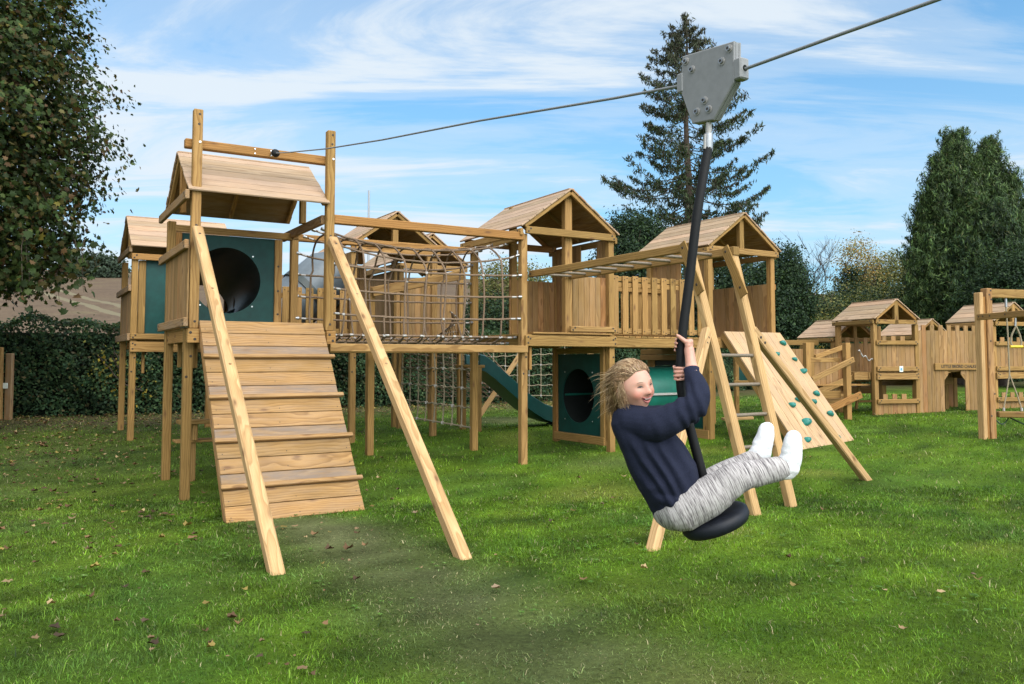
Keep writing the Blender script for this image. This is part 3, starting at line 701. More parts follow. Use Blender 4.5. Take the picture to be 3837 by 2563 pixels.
# gate wall
GW = thing('castle_gate', 'plank castle gate wall with battlements and an arched doorway under the name board', 'castle wall', CF.P(1.7, 0, CG))
nb = 14; wb = (2.42-.985)/nb
for i in range(nb):
    a = .985+i*wb; hi = 2.19 if i % 2 else 2.085
    zb = {6: 1.235, 7: 1.315, 8: 1.315, 9: 1.315, 10: 1.235}.get(i, CG-.06)
    mb = MB(); mb.box(CF, a+.0015, a+wb-.0015, .012, .036, zb, hi, 'panel_pine', 2, .004, tint=.97 if i == 1 else None); part('board', mb, GW)
for (a0, a1, s) in ((1.600, 1.70, 1), (2.108, 2.008, -1)):
    mb = MB(); q = [CF.P(a0, .013, 1.12), CF.P(a0, .013, 1.235), CF.P(a1, .013, 1.235)]; q2 = [p+CF.V*.022 for p in q]
    mb.raw(q+q2, [(0, 1, 2), (3, 5, 4), (0, 2, 5, 3), (0, 3, 4, 1), (1, 4, 5, 2)], 'panel_pine', tint=.4); part('arch_corner', mb, GW)
for a in (1.66, 2.10): pbox(GW, 'inner_post', CF, a, a+.085, .5, .585, CG-.1, 1.7, 'pine', 2)
pbox(GW, 'inner_beam', CF, 1.5, 2.3, .49, .53, 1.03, 1.17, 'pine', 0)
pbox(GW, 'back_rail', CF, 1.0, 2.4, .037, .075, 1.6, 1.69, 'pine', 0); pbox(GW, 'back_rail', CF, 1.0, 1.58, .037, .075, .75, .84, 'pine', 0)
boards(GW, 'back_panel', CF, 'u', 2.2, 2.8, 1.0, 1.02, CG, 1.25, 5)
pbox(GW, 'back_beam', CF, .97, 2.8, 1.0, 1.05, 1.0, 1.25, 'old_pine', 0)
pbox(GW, 'deck', CF, .97, 2.8, .08, 1.1, 1.28, 1.31, 'pine', 0)  # deck added behind the gate to darken the doorway
pbox(GW, 'back_rail', CF, .97, 2.8, 1.06, 1.1, 1.80, 1.89, 'pine', 0)
SG = thing('name_board', 'timber name board with carved capital letters over the castle doorway', 'sign', CF.P(1.88, -.03, 1.39))
mb = MB(); mb.box(CF, 1.353, 2.412, -.03, .008, 1.323, 1.455, 'pine', 0, .006, .35); part('board', mb, SG)
cu = bpy.data.curves.new('lettering', 'FONT'); cu.body = 'LITTLE BROAD CHALKE'; cu.size = .1; cu.align_x = 'CENTER'; cu.align_y = 'CENTER'; cu.extrude = .0015; cu.offset = .0022
to = bpy.data.objects.new('tmp', cu); COL.objects.link(to); dg = bpy.context.evaluated_depsgraph_get(); tm = bpy.data.meshes.new_from_object(to.evaluated_get(dg)); bpy.data.objects.remove(to)
xs_ = [v.co.x for v in tm.vertices]; wdt = max(xs_)-min(xs_); k = .86/wdt
M = Matrix(((CF.U.x, 0, -CF.V.x, 0), (CF.U.y, 0, -CF.V.y, 0), (0, 1, 0, 0), (0, 0, 0, 1)))
tm.transform(Matrix.Diagonal((k, k*1.0, 1, 1))); tm.transform(M); c_ = CF.P(1.925, -.0318, 1.389); tm.transform(Matrix.Translation(c_)); tm.materials.clear(); tm.materials.append(MAT['lettering'])
part('lettering', tm, SG)

# access ramp with handrails
AR = thing('castle_ramp', 'timber access ramp with sloping handrails at the left end of the castle', 'ramp', CF.P(-1.3, -.2, CG))
pbox(AR, 'post', CF, -1.14, -1.04, -.57, -.47, CG-.25, 1.82, 'pine', 2); pbox(AR, 'post', CF, -1.92, -1.82, -.50, -.40, CG-.25, 1.82, 'pine', 2)
pbox(AR, 'post', CF, -1.30, -1.20, .22, .32, CG-.25, 1.84, 'pine', 2); pbox(AR, 'post', CF, -.50, -.40, .22, .32, CG-.25, 1.84, 'pine', 2)
def sl(name, ua, za, ub, zb, v, h=.10, d=.042):
    mb = MB(); mb.beam(CF.P(ua, v, za), CF.P(ub, v, zb), h, d, CF.Z, 'pine', .006)
    for e in (.05, .1): mb.bolt(CF.P(ub-e, v-d/2-.001, zb-e*.35+(.02 if e < .08 else -.02)), -CF.V, .011)
    part(name, mb, AR)
sl('handrail', -1.88, 1.17, -1.0, 1.53, -.60, .095); sl('stringer', -2.05, .47, -.86, .90, -.60, .12)
sl('handrail', -1.20, 1.57, -.42, 1.80, .20, .085); sl('stringer', -1.2, .91, -.22, 1.23, .20, .12)
pbox(AR, 'rail', CF, -1.82, -1.14, -.42, -.38, 1.475, 1.555, 'pine', 0); pbox(AR, 'rail', CF, -1.82, -1.14, -.42, -.38, .84, .965, 'pine', 0)
mb = MB()
for i in range(8):
    t = i/8; p = CF.P(-1.95+t*1.1, -.28, .52+t*.40); mb.obox(p, CF.V, (CF.U+CF.Z*.36).normalized(), CF.Z, .30, .064, .012, 'pine', .003)
part('ramp_boards', mb, AR)
boards(AR, 'side_boards', CF, 'u', -1.8, -.45, .34, .36, .85, 1.72, 10)
pbox(AR, 'landing_beam', CF, -.40, .0, .12, .16, 1.14, 1.28, 'pine', 0)
pbox(AR, 'landing', CF, -1.3, .0, .17, 1.0, 1.03, 1.06, 'pine', 1)

# picnic bench shapes seen under the castle tower
PB = thing('play_table', 'small slanted timber play frame under the battlemented castle tower', 'play frame', CF.P(.4, .9, CG))
mb = MB(); mb.beam(CF.P(.18, .8, .55), CF.P(.28, .8, 1.08), .05, .05, CF.V); part('leg', mb, PB)
mb = MB(); mb.beam(CF.P(.60, .8, .55), CF.P(.68, .8, 1.08), .05, .05, CF.V); part('leg', mb, PB)
mb = MB(); mb.beam(CF.P(.16, .8, 1.09), CF.P(.82, .8, 1.11), .05, .03, CF.V); part('top', mb, PB)
mb = MB(); mb.beam(CF.P(.2, .8, .70), CF.P(.66, .8, .70), .05, .04, CF.V); part('rail', mb, PB)

# silver bunting tape hanging on the castle rail
BT = MB(); BT.tube([CF.P(-.36+.36*t, .05, 1.69-.18*math.sin(t*1.7)+.03*math.sin(t*17)) for t in [i/14 for i in range(15)]], [.012+.008*math.sin(i*2.2) for i in range(15)], 'clamp', 5)
single('silver_tape', BT, 'crumpled silver tape sagging from the left post of the battlemented castle tower', 'tape', CF.P(-.2, .05, 1.6))

# ------------------------------------------------------------------ swing frame at the right edge
SW = Frame(6.93, 12.10, 17.1); g = SW.g(0, 0)
SF = thing('swing_gantry', 'thick laminated timber swing post with crossbeam at the right edge', 'swing gantry', SW.P(0, 0, g))
pbox(SF, 'post', SW, -.115, -.045, -.05, .06, g-.3, 2.50, 'pale_pine', 2, .008, label='left plank of the laminated post')
pbox(SF, 'post', SW, -.043, .012, -.03, .055, g-.3, 2.44, 'pine', 2, .006)
pbox(SF, 'post', SW, .014, .118, -.055, .06, g-.3, 2.565, 'panel_pine', 2, .008, [(.09, -.0555, 2.53, 0, -1), (.06, -.0555, 2.47, 0, -1), (.095, -.0555, 2.4, 0, -1), (.06, -.0555, 1.79, 0, -1), (.1, -.0555, 1.02, 0, -1), (.03, -.0555, .70, 0, -1)])
pbox(SF, 'crossbeam', SW, .12, 3.2, -.04, .055, 2.43, 2.56, 'pine', 0, .008)
pbox(SF, 'post', SW, 3.1, 3.22, -.06, .05, g-.3, 2.43, 'pine', 2, .008)
ab = MB(); ab.beam(Vector((6.80, 12.02, 2.135)), Vector((6.92, 8.2, 2.12)), .09, .05, Vector((0, 0, 1)), 'pine', .008)
for yy in (11.96, 11.86, 11.7, 11.35): ab.bolt(Vector((6.775+(12-yy)*.03, yy, 2.14)), Vector((-1, 0, 0)), .014)
part('side_arm', ab, SF)
pbox(SF, 'arm_post', SW, -.35, -.25, -3.95, -3.85, g-.3, 2.16, 'pine', 2)
TZ = thing('trapeze', 'trapeze with a yellow hand grip hanging from the swing arm, the left one', 'trapeze', (6.84, 11.35, 2.1), 'yellow trapeze grips')
def trapeze(T, x, y):
    mb = MB(); mb.tube([(x-.005, y, 2.09), (x-.005, y, 2.0), (x-.012, y, 1.98)], .014, 'steel', 8); part('hanger', mb, T)
    for s in (-1, 1):
        mb = MB(); mb.tube([(x, y, 1.98), (x+s*.055, y+.01, 1.86), (x+s*.075, y+.01, 1.76), (x+s*.06, y, 1.70)], .0125, 'pale_rope', 7); part('rope', mb, T)
    mb = MB(); mb.tube([(x-.085, y, 1.695), (x+.085, y, 1.695)], .018, 'yellow', 9); part('grip', mb, T)
trapeze(TZ, 6.94, 11.35)
TZ2 = thing('trapeze', 'trapeze with a yellow hand grip cut off by the right edge', 'trapeze', (7.0, 10.9, 2.1), 'yellow trapeze grips'); trapeze(TZ2, 7.0, 10.95)
# swing seat on ropes
SS = thing('swing', 'wooden plank swing seat hanging on ropes behind the right-hand swing post', 'swing', (7.42, 12.4, .7))
hx, hy = SW.P(.44, .01).xy
mb = MB(); mb.tube([(hx, hy, 2.43), (hx, hy, 2.30)], .018, 'steel', 8); part('shackle', mb, SS)
mb = MB(); mb.tube([(hx, hy, 2.30), (hx+.01, hy, 1.9), (hx+.015, hy, 1.30)], .011, 'pale_rope', 7); part('rope', mb, SS)
for dx, dy in ((-.10, -.02), (.14, -.06)):
    mb = MB(); mb.tube([(hx+.015, hy, 1.30), (hx+dx*.6+.01, hy+dy*.6, 1.0), (hx+dx, hy+dy, .80)], .010, 'pale_rope', 7); part('rope', mb, SS)
    mb = MB(); mb.tube([(hx+dx, hy+dy, .81), (hx+dx, hy+dy, .765)], .018, 'clamp', 8); part('shackle', mb, SS)
mb = MB(); mb.beam(Vector((hx-.20, hy-.02, .715)), Vector((hx+.42, hy-.22, .715)), .19, .085, Vector((.3, .95, 0)), 'pine', .012); part('seat', mb, SS)
gr_ = MB(); gr_.tube([SW.P(.12, -.02, .665)+(Vector((hx-.02, hy, .66))-SW.P(.12, -.02, .665))*t - Vector((0, 0, .09*math.sin(math.pi*t))) for t in [i/10 for i in range(11)]], .009, 'green_rope', 6)
single('tether_rope', gr_, 'thin green rope sagging between the swing post and the plank seat', 'rope', SW.P(.2, 0, .6))
gr_ = MB(); gr_.tube([Vector((hx, hy, .66))+Vector((.9, -.5, -.28))*t - Vector((0, 0, .08*math.sin(math.pi*t))) for t in [i/10 for i in range(11)]], .011, 'green_rope', 6)
single('tether_rope', gr_, 'thin green rope running down to the right from under the plank swing seat', 'rope', (hx, hy, .6))

# ------------------------------------------------------------------ slides and nets behind
SL = thing('slide', 'dark green plastic slide running down behind the rope bridge posts', 'slide', F.P(7.5, 12.6, .5))
prof = [(6.78, 1.43), (6.88, 1.41), (7.05, 1.30), (7.4, 1.03), (7.8, .72), (8.1, .55), (8.35, .47), (8.6, .44), (9.0, .43)]
def chan(inset, mat, zoff, w=.26, h=.17, th=.02):
    mb = MB(); V_ = []; cs = [(-w-.03, h), (-w, h+.015), (-w+.02, h), (-w+.035, .02), (0, 0), (w-.035, .02), (w-.02, h), (w, h+.015), (w+.03, h), (w+.02, -.09), (-w-.02, -.09)]
    for u, z in prof:
        for c, d in cs: V_.append(F.P(u, 12.62+c, z+d))
    n = len(cs); fs = [(i*n+k, i*n+(k+1) % n, (i+1)*n+(k+1) % n, (i+1)*n+k) for i in range(len(prof)-1) for k in range(n)]
    fs += [tuple(range(n))[::-1], tuple((len(prof)-1)*n+k for k in range(n))]
    mb.raw(V_, fs, mat); return mb
part('chute', chan(0, 'green_plastic', 0), SL)
for a in (8.45, 8.75): pbox(SL, 'foot', F, a, a+.06, 12.4, 12.84, F.g(a, 12.6)-.1, .36, 'dark_plastic', 1)
pbox(SL, 'top_deck', F, 6.62, 6.85, 12.3, 12.95, 1.38, 1.43, 'pine', 1)
g = F.g(6.8, 12.3); pbox(SL, 'deck_post', F, 6.70, 6.79, 12.30, 12.39, g-.2, 1.38, 'pine', 2); pbox(SL, 'deck_post', F, 6.70, 6.79, 12.86, 12.95, g-.2, 1.38, 'pine', 2)
TS = MB(); P_ = [F.P(4.42, 12.95, 2.86), F.P(4.25, 12.95, 2.84), F.P(4.0, 12.97, 2.62), F.P(3.7, 13.0, 2.32), F.P(3.4, 13.02, 2.12), F.P(3.0, 13.1, 1.9), F.P(2.6, 13.3, 1.7)]
TS.tube(P_, [.44, .44, .43, .42, .42, .42, .42], 'grey_tube', 28, True); TS.tube([F.P(4.47, 12.95, 2.84), F.P(4.40, 12.95, 2.84)], .49, 'grey_tube', 28); TS.tube([F.P(3.98, 12.97, 2.60), F.P(3.9, 12.97, 2.53)], .45, 'dark_plastic', 28)
single('tube_slide', TS, 'grey enclosed plastic tube slide behind the rope bridge, left of the rear gables', 'tube slide', F.P(3.7, 13, 2.2))
def flat_net(name, lbl, a, b, c, d, nu, nv, r, mat, sag=.05, posts=True, cat='climbing net'):
    """net between corners a-b (top) and d-c (bottom)"""
    mb = MB(); mc = mb; loc = d
    def P(s, t):
        p = (a*(1-s)+b*s)*(1-t)+(d*(1-s)+c*s)*t; n = (b-a).cross(d-a).normalized()
        return p + n*sag*math.sin(math.pi*s)*math.sin(math.pi*t) + Vector((0, 0, -.012*math.sin(s*nu*math.pi*2)))*(0 < t < 1)
    for j in range(nv+1): mb.tube([P(i/24, j/nv) for i in range(25)], r, mat, 5)
    for i in range(nu+1): mb.tube([P(i/nu, j/12) for j in range(13)], r, mat, 5)
    for j in range(nv+1):
        for i in range(nu+1): mc.obox(P(i/nu, j/nv), Vector((1, 0, 0)), Vector((0, 1, 0)), Vector((0, 0, 1)), r*1.7, r*1.7, r*1.7, mat if (i+j) % 3 else 'clamp', .002)
    T = thing(name, lbl, cat, loc); part('ropes', mb, T)
    return T
flat_net('climbing_net', 'upright rope net hanging low under the rope bridge, back from its rear right post', F.P(5.76, 13.3, 1.66), F.P(5.76, 10.75, 1.66), F.P(5.76, 10.75, .52), F.P(5.76, 13.3, .55), 8, 4, .0125, 'pale_rope', .03)
flat_net('climbing_net', 'sloping rope scramble net behind the middle tower, above the green slide', F.P(6.0, 11.6, 2.15), F.P(7.6, 15.3, 2.6), F.P(8.6, 13.9, .9), F.P(6.2, 14.6, 1.4), 12, 10, .008, 'rope', .05)
flat_net('climbing_net', 'low tangled rope net slanting down behind the green slide', F.P(5.6, 14.6, 1.75), F.P(7.2, 14.2, 1.75), F.P(9.2, 14.5, .75), F.P(7.3, 15.3, .78), 16, 12, .009, 'rope', .1)
flat_net('climbing_net', 'upright pale rope net seen just left of the low tunnel panel of the middle tower', F.P(8.9, 15.6, 1.8), F.P(10.4, 14.6, 1.9), F.P(10.4, 14.6, .75), F.P(8.9, 15.6, .75), 7, 5, .011, 'pale_rope', .03)
NFr = thing('net_frame', 'pale slanting timber legs of the rope net frame behind the green slide', 'net frame', (-.8, 16.6, .4))
for x0, x1, zt in ((-.75, .45, 1.75), (.62, 1.75, 1.55)):
    mb = MB(); g = ground_z(x0, 16.6); mb.beam(Vector((x0, 16.6, g-.05)), Vector((x1, 16.9, zt+.3)), .12, .1, Vector((0, 1, 0)), 'pale_pine', .01); part('leg', mb, NFr)
mb = MB(); mb.tube([(-5.24, 30, .4), (-5.26, 30, 7.75)], .036, 'steel', 8)
single('mast', mb, 'thin grey mast sticking up above the rear gables', 'mast', (-5.3, 30, .4))
# posts of the rear fence line
for (x, y), l in (((-10.47, 16.6), 'squared fence post at the left edge, in front of the dark hedge'),):
    g = ground_z(x, y); T = thing('fence_post', l, 'fence post', (x, y, g)); mb = MB(); mb.beam(Vector((x+.17, y, g-.1)), Vector((x+.14, y, 1.77)), .17, .10, Vector((1, 0, 0)), 'pine', .01); part('post', mb, T)
    mb = MB(); mb.beam(Vector((x+.30, y+.15, g-.1)), Vector((x+.29, y+.15, 1.65)), .13, .1, Vector((1, 0, 0)), 'old_pine', .01); part('rear_post', mb, T)
    mb = MB(); mb.obox(Vector((x+.27, y+.04, 1.0)), Vector((1, 0, 0)), Vector((0, 1, 0)), Vector((0, 0, 1)), .06, .01, .055, 'white_sticker', .003); part('white_tag', mb, T)
for k, (x, y, l, w, rz) in enumerate(((4.05, 14.9, .55, .16, .1), (4.25, 15.5, .42, .14, -.15))):
    g = ground_z(x, y); mb = MB(); d = Vector((math.cos(rz), math.sin(rz), 0)); mb.beam(Vector((x, y, g+.05))-d*l/2, Vector((x, y, g+.07))+d*l/2, w, .05, Vector((0, 1, 0)), 'pale_pine', .01)
    single('timber_offcut', mb, ('nearer' if k == 0 else 'farther')+' pale timber offcut lying on the grass behind the monkey bar ladder', 'timber', (x, y, g))
# ------------------------------------------------------------------ nature materials
def leaf_mat(name, rough=.55, trans=.25, spec=.14):
    m, nt, b = new_mat(name)
    c = attr(nt, 'col', 'Color'); nt.links.new(c, b.inputs['Base Color']); b.inputs['Roughness'].default_value = rough; b.inputs['Specular IOR Level'].default_value = spec
    tr = nt.nodes.new('ShaderNodeBsdfTranslucent'); nt.links.new(mix(nt, c, (1.25, 1.2, .6), 1.0, 'MULTIPLY'), tr.inputs[0])
    ms = nt.nodes.new('ShaderNodeMixShader'); ms.inputs[0].default_value = trans
    out = [n for n in nt.nodes if n.type == 'OUTPUT_MATERIAL'][0]
    nt.links.new(b.outputs[0], ms.inputs[1]); nt.links.new(tr.outputs[0], ms.inputs[2]); nt.links.new(ms.outputs[0], out.inputs[0])
    return m
leaf_mat('leaf'); leaf_mat('needle', .6, .12, .2); leaf_mat('grass_blade', .55, .3, .25); leaf_mat('dry_leaf', .7, .1, .15)

def ground_np(x, y):
    s = np.clip(y-8.4, 0, 5.6); s = s*s/(s+.25)
    return .057*s+.025*np.clip(x, 0, 10)
def vnoise(x, y, sc, seed=0):
    """smooth value noise in numpy"""
    r = np.random.default_rng(seed).random((64, 64)); X = x/sc; Y = y/sc; i = np.floor(X).astype(int); j = np.floor(Y).astype(int); f = X-i; g = Y-j
    f = f*f*(3-2*f); g = g*g*(3-2*g); i %= 64; j %= 64; i1 = (i+1) % 64; j1 = (j+1) % 64
    return (r[i, j]*(1-f)+r[i1, j]*f)*(1-g)+(r[i, j1]*(1-f)+r[i1, j1]*f)*g
def fbm(x, y, sc, seed=0): return .5*vnoise(x, y, sc, seed)+.3*vnoise(x, y, sc*.45, seed+1)+.2*vnoise(x, y, sc*.2, seed+2)
def worn(x, y):
    """how trodden the turf is: the run-out under the zip wire and in front of the ramp"""
    t = np.clip((y-2.0)/(8.0-2.0), 0, 1); cx = 1.55+(-2.0-1.55)*t
    d = np.abs(x-cx)/(.75+.35*(1-t)); w = np.clip(1.25-d, 0, 1)
    w *= np.clip((8.3-y)/.5, 0, 1)*(.42+.58*t)
    w2 = np.clip(1.2-np.hypot((x-1.6)/1.5, (y-11.0)/.9), 0, 1)*.45
    w3 = np.clip(1.15-np.hypot((x+.2)/1.6, (y-16.6)/1.4), 0, 1)*.9
    q = np.maximum(np.maximum(w, w2), w3)*(.35+1.25*(.5*fbm(x, y, .8, 40)+.5*fbm(x, y, .22, 44)))
    return np.clip((q-.12)*1.35, 0, 1)
def litter(x, y):
    u, v = x*math.cos(F.a)+y*math.sin(F.a), -x*math.sin(F.a)+y*math.cos(F.a)
    near = np.clip((v-15.8)/3.0, 0, 1)
    left = np.clip((-x-3.0)/3.5, 0, 1)*.30+np.clip((-x-.9)/2.0, 0, 1)*.08
    return np.clip(near*.85+left, 0, 1)

# ------------------------------------------------------------------ lawn
m, nt, b = new_mat('lawn')
c = attr(nt, 'col', 'Color'); tc = nd(nt, 'ShaderNodeTexCoord')
n = nd(nt, 'ShaderNodeTexNoise', i_Scale=26.0, i_Detail=8.0, i_Roughness=.75); nt.links.new(tc.outputs['Object'], n.inputs['Vector'])
nt.links.new(mix(nt, c, ramp(nt, n.outputs['Fac'], [(.3, (.55, .5, .45)), (.7, (1.35, 1.3, 1.2))]), 1.0, 'MULTIPLY'), b.inputs['Base Color']); b.inputs['Roughness'].default_value = .95; b.inputs['Specular IOR Level'].default_value = .1
bp = nd(nt, 'ShaderNodeBump', i_Strength=.7, i_Distance=.03); nt.links.new(n.outputs['Fac'], bp.inputs['Height']); nt.links.new(bp.outputs[0], b.inputs['Normal'])
def lawn_col(x, y, blade=False):
    w = worn(x, y)[:, None]; a = .45*fbm(x, y, 1.7, 3)[:, None]+.55*fbm(x, y, .34, 33)[:, None]; a2 = .4*fbm(x, y, .5, 9)[:, None]+.6*fbm(x, y, .15, 19)[:, None]; l = litter(x, y)[:, None]
    a = np.clip((a-.33)/.34, 0, 1); a2 = np.clip((a2-.33)/.34, 0, 1)
    g = np.array([[.085, .172, .014]])*(1-a)+np.array([[.165, .268, .026]])*a
    g = g*np.array([[.68, .73, .50]])*(.52+.96*a2)*(.85+.4*fbm(x, y, .22, 13)[:, None])
    cool = np.clip((fbm(x, y, 1.1, 52)[:, None]-.5)*4, 0, 1)*.55; g = g*(1-cool)+g*np.array([[.86, .92, 2.6]])*cool
    yel = np.clip((vnoise(x, y, .9, 77)[:, None]-.74)/.2, 0, 1)*np.clip((x[:, None]+1.5), 0, 1); g = g*(1-.5*yel)+np.array([[.27, .29, .06]])*.5*yel
    dull = np.array([[.138, .152, .076]])*(.55+.9*a2)
    g = g*(1-.86*w)+dull*.86*w
    soil = np.array([[.075, .058, .035]])
    k = np.clip(l*1.15*(.3+1.1*a2), 0, .92)
    if blade: return g*(1-k*.35)+soil*k*.35
    return (g*.62)*(1-k)+soil*k
xs = np.concatenate([np.arange(-80, -20, 5.), np.arange(-20, 30, .33), np.arange(30, 65, 5.)]); ys = np.concatenate([np.arange(-30, 0, 5.), np.arange(0, 26, .33), np.arange(26, 60, 3.)])
XX, YY = np.meshgrid(xs, ys); x_, y_ = XX.ravel(), YY.ravel(); zz = ground_np(x_, y_)+(fbm(x_, y_, 1.1, 5)-.5)*.03
nx, ny = len(xs), len(ys); ii = (np.arange(ny-1)[:, None]*nx+np.arange(nx-1)[None, :]).ravel()
quads = np.stack([ii, ii+1, ii+nx+1, ii+nx], 1).ravel()
me = np_mesh('lawn', np.stack([x_, y_, zz], 1), quads, 4, ['lawn'], lawn_col(x_, y_), True)
single('lawn', me, None, None, kind='structure')
# grass blades: thinner and denser near the camera
def blades(n, y0, y1, k, xside, wid, hgt):
    # k: density falls as 1/y**k
    t = RNG.random(n); e = 2-k
    y = (y0**e+t*(y1**e-y0**e))**(1/e) if abs(e) > 1e-6 else y0*(y1/y0)**t
    x = (RNG.random(n)*2-1)*(xside+.70*y)
    keep = (RNG.random(n) > .45*worn(x, y)) & (RNG.random(n) > .62*litter(x, y)); x, y = x[keep], y[keep]; n = len(x)
    wr = worn(x, y); tuft = fbm(x, y, .35, 21)
    h = hgt*(.5+.9*RNG.random(n)**1.5)*(1-.6*wr)*(.35+1.3*tuft)*(1+.012*y)
    big = RNG.random(n) < .05; h = np.where(big, h*1.35+.006, h); w_ = wid*(.7+.6*RNG.random(n))*(.45+.14*y)*np.where(big, 1.7, 1)
    a = RNG.random(n)*2*np.pi; lean = (.35+1.35*RNG.random(n)+.6*wr)*h; la = a+RNG.normal(0, .6, n)+np.pi/2
    z = ground_np(x, y)+(fbm(x, y, 1.1, 5)-.5)*.03-.006
    dx, dy = np.cos(a)*w_/2, np.sin(a)*w_/2; lx, ly = np.cos(la)*lean, np.sin(la)*lean
    V_ = np.empty((n, 5, 3), dtype=np.float32)
    V_[:, 0] = np.stack([x-dx, y-dy, z], 1); V_[:, 1] = np.stack([x+dx, y+dy, z], 1)
    V_[:, 2] = np.stack([x+lx*.35+dx*.8, y+ly*.35+dy*.8, z+h*.62], 1); V_[:, 3] = np.stack([x+lx*.35-dx*.8, y+ly*.35-dy*.8, z+h*.62], 1)
    V_[:, 4] = np.stack([x+lx, y+ly, z+h*(.98-.35*np.clip(lean/np.maximum(h, 1e-5)-.6, 0, 1.2))], 1)
    o = (np.arange(n)*5)[:, None]
    f = np.concatenate([o+np.array([[0, 1, 2]]), o+np.array([[0, 2, 3]]), o+np.array([[3, 2, 4]])], 1).reshape(-1)
    c = lawn_col(x, y, True)*(.4+1.2*RNG.random((n, 1)))*np.array([[1, 1, 1]])*(1+.25*RNG.normal(0, 1, (n, 1))*np.array([[.6, .25, .4]]))
    c = np.clip(c, .004, .8); st = RNG.random(n) < .035+.10*wr
    c[st] = np.array([.40, .35, .19])*(.5+.6*RNG.random((st.sum(), 1)))
    return V_.reshape(-1, 3), f, np.repeat(c, 5, 0)
parts_ = [blades(300000, 2.6, 9.0, 1.15, .8, .0030, .025), blades(220000, 8.0, 24.0, 1.1, 1.5, .0032, .029)]
o = 0; Vs, Fs, Cs = [], [], []
for V_, f, c in parts_: Vs.append(V_); Fs.append(f+o); Cs.append(c); o += len(V_)
me = np_mesh('grass', np.concatenate(Vs), np.concatenate(Fs), 3, ['grass_blade'], np.concatenate(Cs))
single('grass', me, 'short green grass blades covering the whole lawn', 'grass', kind='stuff')

def pick(pal, n, jit=.3):
    p = np.array([q[:3] for q in pal]); w_ = np.array([q[3] if len(q) > 3 else 1 for q in pal], float); i = RNG.choice(len(p), n, p=w_/w_.sum()); return p[i]*(1-jit+2*jit*RNG.random((n, 1)))
# clover and daisy rosettes in the turf
def rosettes(n):
    y = 3.0+9.5*RNG.random(n)**1.4; x = (RNG.random(n)*2-1)*(.6+.66*y); k = (fbm(x, y, .7, 91) > .60) & (worn(x, y) < .7); x, y = x[k], y[k]; n = len(x); m = 6
    a = (RNG.random((n, 1))*6.28+np.arange(m)[None]*2*np.pi/m+RNG.normal(0, .2, (n, m))); L = (.010+.014*RNG.random((n, 1)))*(.7+.6*RNG.random((n, m))); z0 = ground_np(x, y)+.016
    X, Y, Z = x[:, None], y[:, None], z0[:, None]; ca, sa = np.cos(a), np.sin(a); w_ = L*.36
    V_ = np.stack([np.stack([X+0*ca, Y+0*ca, Z+0*ca], -1), np.stack([X+ca*L*.6-sa*w_, Y+sa*L*.6+ca*w_, Z+L*.35], -1), np.stack([X+ca*L*1.1, Y+sa*L*1.1, Z+L*.22], -1), np.stack([X+ca*L*.6+sa*w_, Y+sa*L*.6-ca*w_, Z+L*.35], -1)], 2).reshape(-1, 3)
    c = pick([(.075, .16, .022, 3), (.10, .19, .035, 2), (.15, .22, .07, 1)], n*m, .35)
    return V_, (np.arange(n*m)[:, None]*4+np.arange(4)[None]).ravel(), np.repeat(c, 4, 0)
V_, f, c = rosettes(3600)
single('clover', np_mesh('clover', V_, f, 4, ['grass_blade'], c), 'small round clover leaves growing in patches through the lawn', 'clover', kind='stuff')
# fallen leaves
def fallen(n, pts, size, cols):
    x, y = pts; n = len(x); a = RNG.random(n)*2*np.pi; s = size*(.35+1.0*RNG.random(n)**1.3); z = ground_np(x, y)+.020+.02*RNG.random(n)
    ring = np.array([[0, 0], [.95, .12], [.66, .42], [.6, .8], [.2, .7], [-.3, .85], [-.5, .5], [-.9, .2], [-.62, -.15], [-.6, -.62], [0, -.58], [.55, -.6], [.6, -.15]])
    k = len(ring); ca, sa = np.cos(a)[:, None], np.sin(a)[:, None]; px = ring[None, :, 0]*s[:, None]*.5; py = ring[None, :, 1]*s[:, None]*.5
    curl = (RNG.random((n, 1))*1.5+.15); dz = (np.abs(ring[None, :, 0])**1.5*curl+RNG.normal(0, .12, (n, k)))*s[:, None]*.32
    V_ = np.stack([x[:, None]+px*ca-py*sa, y[:, None]+px*sa+py*ca, z[:, None]+dz], 2).reshape(-1, 3)
    tri = np.array([[0, i, i+1 if i < k-1 else 1] for i in range(1, k)]).ravel(); f = ((np.arange(n)*k)[:, None]+tri[None]).ravel()
    c = np.array(cols)[RNG.integers(0, len(cols), n)]*(.6+.7*RNG.random((n, 1)))
    return V_, f, np.repeat(c, k, 0)
def scatter(n, fn, x0, x1, y0, y1):
    x = x0+(x1-x0)*RNG.random(n); y = y0+(y1-y0)*RNG.random(n); k = RNG.random(n) < fn(x, y); return x[k], y[k]
brown = [(.15, .085, .042), (.10, .058, .03), (.20, .13, .07), (.075, .045, .025), (.30, .21, .11), (.06, .04, .025), (.19, .14, .04)]
clump = lambda x, y: .14+.62*np.clip((vnoise(x, y, .9, 61)-.6)*2.6, 0, 1)*vnoise(x, y, .3, 63)
sets = [fallen(0, scatter(26000, lambda x, y: litter(x, y)**1.6*.55*(y > 9.5), -14, 4, 9, 24), .075, brown+[(.30, .24, .07), (.2, .17, .06)]),
        fallen(0, scatter(30000, lambda x, y: (litter(x, y)*1.1+.13)*clump(x, y)*.85*(x < -.35-.12*y), -9, -.7, 3.0, 14), .07, brown),
        fallen(0, scatter(2600, lambda x, y: .16*clump(x, y), -1.5, 6, 3.4, 12), .06, brown+[(.2, .14, .09)])]
o = 0; Vs, Fs, Cs = [], [], []
for V_, f, c in sets: Vs.append(V_); Fs.append(f+o); Cs.append(c); o += len(V_)
me = np_mesh('fallen_leaves', np.concatenate(Vs), np.concatenate(Fs), 3, ['dry_leaf'], np.concatenate(Cs))
